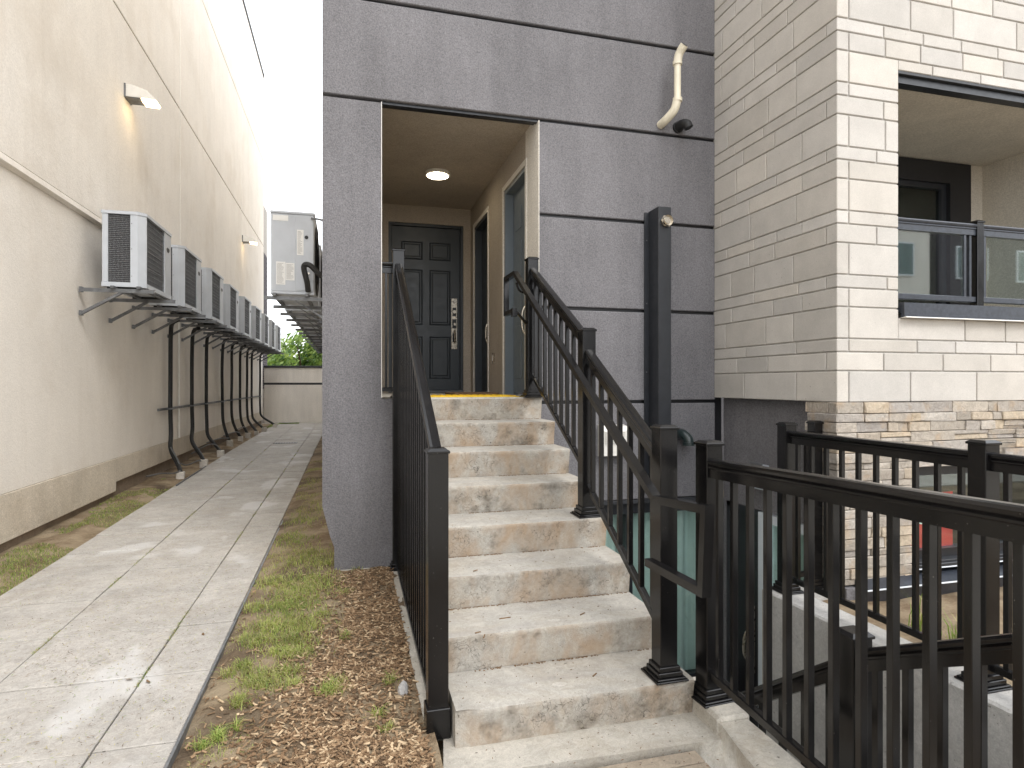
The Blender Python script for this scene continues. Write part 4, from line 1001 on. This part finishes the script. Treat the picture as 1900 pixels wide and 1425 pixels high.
# base window
wn = thing('ground_floor_window', 'low black framed window showing a red panel in the stacked stone base', 'window', (4.7, YC+.1, -1.3))
m = MB(); yw = YC+.06
m.box(WX0+.001, 6.3, yw, yw+.08, -.66, -.602); m.box(WX0+.001, 6.3, yw, yw+.08, -1.26, -1.20); m.box(WX0+.001, WX0+.05, yw+.001, yw+.08, -1.20, -.66); m.box(4.56, 4.64, yw+.001, yw+.08, -1.20, -.66)
build('frame', m, 'door_black', wn)
build('pane', B(WX0+.05, 4.56, yw+.04, yw+.046, -1.20, -.66), 'glass', wn); build('pane', B(4.64, 6.2, yw+.04, yw+.046, -1.20, -.66), 'dark_glass', wn)
rp_ = build('red_panel', B(WX0+.05, 4.35, yw+.049, yw+.055, -1.20, -.80), 'red_panel', wn)
blob = MB().prism([(4.055+cos(a)*.07*(1+.15*sin(3*a)), -.965+sin(a)*.055*(1+.12*cos(4*a))) for a in [2*pi*i/24 for i in range(24)]], 'y', yw+.0465, yw+.0485); build('white_emblem', blob, 'sticker', rp_)
build('room', MB().box(WX0, 6.2, yw+.5, yw+.52, -1.4, -.5).box(WX0, 6.2, yw+.1, yw+.5, -1.4, -1.23), 'room_dark', wn)
build('sill', MB().box(WX0-.02, 6.3, YC-.03, YC+.14, -1.305, -1.275, .004).box(WX0-.02, 6.3, YC-.012, YC+.1, -1.275, -1.26, .002), 'dark_trim', wn)
build('sill_edge', B(WX0-.02, 6.3, YC-.034, YC-.0305, -1.306, -1.298), 'white_frame', wn)
fl = build('base_flashing', MB().prism([(YC-.01, -1.34), (YC-.10, -1.375), (YC-.10, -1.385), (YC-.04, -1.52), (YC+.2, -1.52), (YC+.2, -1.34)], 'x', XB+.14, 6.4), 'flashing', hb)
build('base_edge', B(XB+.14, 6.4, YC-.104, YC-.1005, -1.39, -1.38), 'white_frame', hb)
build('base_course', B(XB+.05, 6.4, YC-.03, YC+.3, -1.66, -1.386), 'grey_stucco', hb)
# soil bed beyond retaining wall
m = MB(); nx, ny = 30, 40; vs = []; 
for j in range(ny+1):
    for i in range(nx+1):
        x = 2.97+3.6*i/nx; y = -.5+3.96*j/ny; vs.append((x, y, -1.50+.02*noise.noise(Vector((x*4, y*4, 1)))+.03*max(0, (y-2.6))))
m.add(vs, [(j*(nx+1)+i, j*(nx+1)+i+1, (j+1)*(nx+1)+i+1, (j+1)*(nx+1)+i) for j in range(ny) for i in range(nx)])
sb = build('planting_bed', m, 'soil', smooth=True); sb['kind'] = 'structure'
# electrical box on recess wall
eb = thing('junction_box', 'small grey metal fixture box on the recess wall above the basement door', 'electrical box', (XS, 4.35, -.8))
build('body', B(XS-.07, XS-.0005, 4.22, 4.36, -.86, -.66, .006), 'unit_grey', eb); build('lid', B(XS-.085, XS-.07, 4.21, 4.37, -.68, -.64, .004), 'galvanised', eb)

# ------------------------------------------------------------------ houses across the street (behind the viewer, seen in reflections)
def row_house(x0, label, mat):
    t = thing('row_house', label, 'building', (x0+4, -18, -1.6), 'houses across the street behind the viewer')
    build('wall', B(x0, x0+7.9, -22, -16, -1.6, 7.6), mat, t)
    for fz in (0, 3.0, 5.6):
        for fx_ in (1.0, 4.9):
            wd = build('window', MB().box(x0+fx_, x0+fx_+2.0, -16.0, -15.93, -.5+fz, 1.1+fz), 'white_frame', t)
            build('pane', B(x0+fx_+.08, x0+fx_+.96, -15.929, -15.92, -.42+fz, 1.02+fz), 'dark_glass', wd); build('pane', B(x0+fx_+1.04, x0+fx_+1.92, -15.929, -15.92, -.42+fz, 1.02+fz), 'dark_glass', wd)
    build('cornice', B(x0, x0+7.9, -22, -15.8, 7.6, 7.9), 'roof_cap', t); build('belt_course', B(x0, x0+7.9, -15.999, -15.9, 1.6, 2.0), 'far_stucco', t)
row_house(10.5, 'dark brick row house behind the viewer, nearest of three', 'dark_brick'); row_house(19, 'cream rendered row house behind the viewer, middle one of three', 'far_stucco'); row_house(27.5, 'dark brick row house behind the viewer, farthest of three', 'dark_brick')

# ------------------------------------------------------------------ mulch, grass, clippings
def soilz(x, y):
    return gz(x, y)+noise.noise(Vector((x*3.1, y*3.1, 2)))*.022+noise.noise(Vector((x*11, y*11, 5)))*.0088
rnd = random.Random(21)
def mulch_edge(y):                 # left border of the mulch
    t = max(0, min(1, (y-2.1)/1.6)); return -.66+.60*t**.7
m = MB(); n = 0
while n < 17000:
    y = 1.25+3.55*rnd.random()**1.15; x = rnd.uniform(-.66, .325)
    ed = mulch_edge(y)+.10*noise.noise(Vector((x*4, y*4, 9)))
    dens = 1/(1+math.exp(-(x-ed)*11))
    if noise.noise(Vector((x*2.6, y*2.6, 31))) > .12: dens *= .4
    if rnd.random() > max(dens, .02): n += 0; 
    if rnd.random() > max(dens, .02): continue
    L = rnd.uniform(.004, .019)*(1.8 if rnd.random() < .08 else 1); W = rnd.uniform(.0016, .0055); H = rnd.uniform(.0008, .0024)
    e_ = Matrix.Translation((x, y, soilz(x, y)+.004+rnd.random()*.008)) @ Matrix.Rotation(rnd.uniform(0, pi), 4, 'Z') @ Matrix.Rotation(rnd.gauss(0, .22), 4, 'Y') @ Matrix.Rotation(rnd.gauss(0, .3), 4, 'X')
    m.box(-L, L, -W/1, W/1, -H, H, mi=rnd.choice((0, 0, 1, 1, 2, 3)), mat=e_)
    n += 1
mu = build('wood_mulch', m, ['chip_a', 'chip_b', 'chip_c', 'chip_d']); tag(mu, 'brown shredded wood mulch over the bed beside the stairs', 'mulch', None, 'stuff')
def blade(m, x, y, z, h, lean, az, w_, mi):
    d = Vector((cos(az), sin(az), 0)); s_ = Vector((-sin(az), cos(az), 0))*w_
    p0 = Vector((x, y, z)); p1 = p0+d*lean*.35*h+Vector((0, 0, h*.6)); p2 = p0+d*lean*h+Vector((0, 0, h*(1-.25*lean)))
    m.add([p0-s_, p0+s_, p1+s_*.7, p1-s_*.7, p2], [(0, 1, 2, 3), (3, 2, 4)], mi)
m = MB(); 
def pix(px_, py_, zz):
    """a spot on the ground seen at that place of the photograph"""
    d = -zz*1130/(py_-711); X = (px_-645)*.9655*d/1130; return X, (d-X*.2605)/.9655
TUFT = [(560,1045,70,22),(545,1010,40,16),(600,1060,30,10),(520,1085,60,20),(560,1110,70,25),(590,1090,50,18),(530,1135,60,22),(470,1130,30,10),(500,1165,50,16),(540,1195,60,30),(530,1215,45,14),(470,1190,30,14),
        (455,1240,22,10),(425,1250,18,8),(480,1265,50,20),(530,1250,36,12),(545,1275,20,8),(445,1300,18,8),(440,1310,14,6),(620,1278,24,14),(600,1290,18,8),(725,1265,14,8),(700,1320,12,6),(660,1065,14,8),(560,970,40,16),(590,950,20,10),(575,900,22,12),
        (405,1362,14,14),(375,1380,12,8),(640,1110,14,6),(640,1190,14,6),(715,1345,10,6),(600,1150,20,10),(440,1345,10,6), (560,1165,60,14)]
for px_, py_, rx, ry in TUFT:
    dens = int(rx*ry*.6)+20
    mi0 = rnd.choice((0, 1, 1, 2))
    for i in range(dens):
        u, v = rnd.gauss(0, .45), rnd.gauss(0, .5)
        X, Y = pix(px_+u*rx, py_+v*ry, gz(0, 3))
        if X < -.665 or X > .3 or Y > 12: continue
        h = rnd.uniform(.018, .055); blade(m, X, Y, soilz(X, Y)-.004, h, rnd.uniform(.5, 1.5), rnd.uniform(0, 2*pi), .002, rnd.choice((0, 1, 1, 1, 2)) if mi0 else rnd.choice((0, 0, 1, 1)))
for i in range(30000):             # sparse turf between path and mulch
    y = rnd.uniform(1.4, 12); x = rnd.uniform(-.665, -.2 if y > 4.8 else .05)
    if x > mulch_edge(y)+.05 and y < 4.8: continue
    q_ = noise.noise(Vector((x*3, y*3, 14)))+.4*noise.noise(Vector((x*9, y*9, 4)))
    if q_ < .1 or rnd.random() > (q_+.05)*1.7: continue
    blade(m, x, y, soilz(x, y)-.004, rnd.uniform(.010, .03), rnd.uniform(.4, 1.4), rnd.uniform(0, 2*pi), .0016, rnd.choice((0, 1, 1, 1, 2, 2)))
tag(build('grass', m, ['grass_green', 'grass_lime', 'grass_dry']), 'patchy lime green grass between the path and the mulch', 'grass', None, 'stuff')
m = MB()
for i in range(52000):
    y = 1.2+13*rnd.random()**1.5; x = rnd.uniform(-2.9, -2.30)
    q_ = noise.noise(Vector((x*2.2, y*1.7, 44)))+.35*noise.noise(Vector((x*8, y*8, 4)))
    th = -.15 if x > -2.75 else .1
    th += max(0, (y-8.5))*.2
    if q_ < th: continue
    z_ = gz(x, y)+noise.noise(Vector((x*3.1, y*3.1, 2)))*.018
    blade(m, x, y, z_-.003, rnd.uniform(.012, .036), rnd.uniform(.4, 1.3), rnd.uniform(0, 2*pi), .0018, rnd.choice((0, 0, 0, 1, 2)))
for i in range(1500):
    x = rnd.uniform(-2.6, -1.7); y = 23.2+rnd.random()*.1
    if rnd.random() < .6: blade(m, x, y-rnd.random()*2*(1 if x < -2.35 else 0), -1.43, rnd.uniform(.03, .06), .8, rnd.uniform(0, 6.28), .005, 0)
tag(build('grass', m, ['grass_green', 'grass_lime', 'grass_dry']), 'short green grass strip along the base of the cream wall', 'grass', None, 'stuff')
# clippings and litter on the slabs
m = MB()
for i in range(9500):
    y = 1.5+11*rnd.random()**1.7; x = rnd.uniform(-2.3, -.7)
    if noise.noise(Vector((x*1.3, y*1.3, 3))) < -.1 and rnd.random() < .7: continue
    L = rnd.uniform(.004, .016); W = .0015; z_ = -1.5+.005*min(y, 14)+.0045
    e_ = Matrix.Translation((x, y, z_)) @ Matrix.Rotation(rnd.uniform(0, pi), 4, 'Z')
    m.add([e_ @ Vector(p) for p in ((-L, -W, 0), (0, -W+.001, .002), (L, 0, .001), (0, W+.001, .002))], [(0, 1, 2, 3)], rnd.choice((0, 0, 1, 2, 3)))
for jx in (1, 2):
    for i in range(4200):
        y = 1.6+13*rnd.random()**1.3
        if noise.noise(Vector((jx*5, y*1.8, 3))) < .05: continue
        x = xs[jx]+drift(jx, y)+rnd.gauss(0, .006); blade(m, x, y, -1.505+.005*min(y, 14), rnd.uniform(.006, .02), rnd.uniform(.4, 1.5), rnd.uniform(0, 6.28), .0013, rnd.choice((0, 1)))
tag(build('grass_clippings', m, ['grass_dry', 'grass_green', 'chip_d', 'chip_b']), 'scattered dry grass clippings on the alley slabs', 'clippings', None, 'stuff')
for px_, py_, zz, lab in ((240, 1262, -1.49, 'curled brown leaf on the slab by the open joint near the bottom left'), (377, 1178, -1.49, 'brown leaf on the path slab right of the middle joint'), (275, 1266, -1.49, 'tan leaf beside the right path joint'), (378, 952, -1.48, 'dark leaf in the middle of the alley path')):
    X, Y = pix(px_, py_, zz); a = rnd.uniform(0, pi); mm = Matrix.Translation((X, Y, zz+.006)) @ Matrix.Rotation(a, 4, 'Z'); L = .022; q5 = MB()
    q5.add([mm @ Vector(p) for p in ((-L, 0, .004), (-.3*L, -.4*L, 0), (.5*L, -.3*L, .001), (L, 0, .006), (.5*L, .3*L, .005), (-.3*L, .4*L, .006))], [(0, 1, 4, 5), (1, 2, 4), (2, 3, 4)])
    tag(build('dry_leaf', q5, 'chip_b'), lab, 'leaf', 'dry leaves on the path')
# rock, bits on steps
import itertools
b = bmesh.new(); bmesh.ops.create_icosphere(b, subdivisions=2, radius=1); m = MB()
X, Y = pix(748, 1290, -1.5)
m.add([(X+v.co.x*.026*(1+.35*noise.noise(v.co*2)), Y+v.co.y*.03*(1+.3*noise.noise(v.co*3)), -1.475+v.co.z*.05*(1+.3*noise.noise(v.co*2.5))) for v in b.verts], [tuple(v.index for v in f.verts) for f in b.faces]); b.free()
tag(build('rock', m, 'rock'), 'pale upright rock in the mulch beside the left railing', 'rock')
m = MB()
for (x, y, z0, r_) in ((1.0, 2.90, -1.188, .032), (.93, 2.62, -1.368, .036)):
    vs = [(x+cos(2*pi*i/18)*r_*(1+.15*sin(3*i)), y+sin(2*pi*i/18)*r_*.6, z0+.0012) for i in range(18)]; m.add(vs, [tuple(range(18))])
tag(build('pale_stains', m, 'block_concrete'), 'two pale dried spots on the lower concrete treads', 'stain', None, 'stuff')
m = MB()
for (x, y, z0, L, a) in ((.77, 2.99, -1.187, .03, .1), (.62, 2.80, -1.187, .02, 1.2), (1.12, 2.66, -1.366, .018, .7), (.60, 2.85, -1.187, .015, .3), (1.17, 2.94, -1.187, .02, .6), (.66, 3.2, -1.0, .015, .5)):
    m.box(-L, L, -.0025, .0025, -.001, .003, mat=Matrix.Translation((x, y, z0)) @ Matrix.Rotation(a, 4, 'Z'))
for i in range(70):
    k_ = rnd.choice((0, 0, 1, 1, 2, 3)); x = rnd.uniform(.46, 1.5); y = 2.53+TR*k_+rnd.random()*.29; z0 = -1.368+RS*k_
    L = rnd.uniform(.001, .005); m.box(-L, L, -.0009, .0012, 0, .002, mat=Matrix.Translation((x, y, z0+.0005)) @ Matrix.Rotation(rnd.uniform(0, 3), 4, 'Z'))
for i in range(90):
    x = rnd.uniform(.4, 1.5); y = rnd.uniform(1.9, 2.5); L = rnd.uniform(.001, .006); m.box(-L, L, -.001, .001, 0, .002, mat=Matrix.Translation((x, y, -1.532 if y > 2.33 else -1.544)) @ Matrix.Rotation(rnd.uniform(0, 3), 4, 'Z'))
for i in range(1500):
    k_ = rnd.randrange(0, 7); x = rnd.uniform(.46, 1.54)
    if noise.noise(Vector((x*5, k_*3.3, 1))) < -.1: continue
    y = 2.506+.02+TR*(k_+1)-abs(rnd.gauss(0, .006)); z0 = -1.368+RS*k_; L = rnd.uniform(.0012, .0045)
    m.box(-L, L, -.0016, .0016, 0, .003, mat=Matrix.Translation((x, y, z0)) @ Matrix.Rotation(rnd.uniform(-.5, .5), 4, 'Z'))
tag(build('twig_litter', m, 'chip_b'), 'tiny twigs and crumbs of mulch on the lower steps and apron', 'litter', None, 'stuff')
# leafy weeds behind the right guard
for (X, Y, lab, n_) in ((3.22, 2.55, 'tuft of long grass blades beside the middle post of the far guard', 46), (3.35, 2.9, 'small tuft of grass in the bed below the stone wall', 30)):
    m = MB()
    for i in range(n_): blade(m, X+rnd.gauss(0, .04), Y+rnd.gauss(0, .04), -1.5, rnd.uniform(.15, .34), rnd.uniform(.1, .6), rnd.uniform(0, 6.28), .004, rnd.choice((0, 0, 1)))
    t = tag(build('grass_tuft', m, ['grass_green', 'grass_lime']), lab, 'plant')
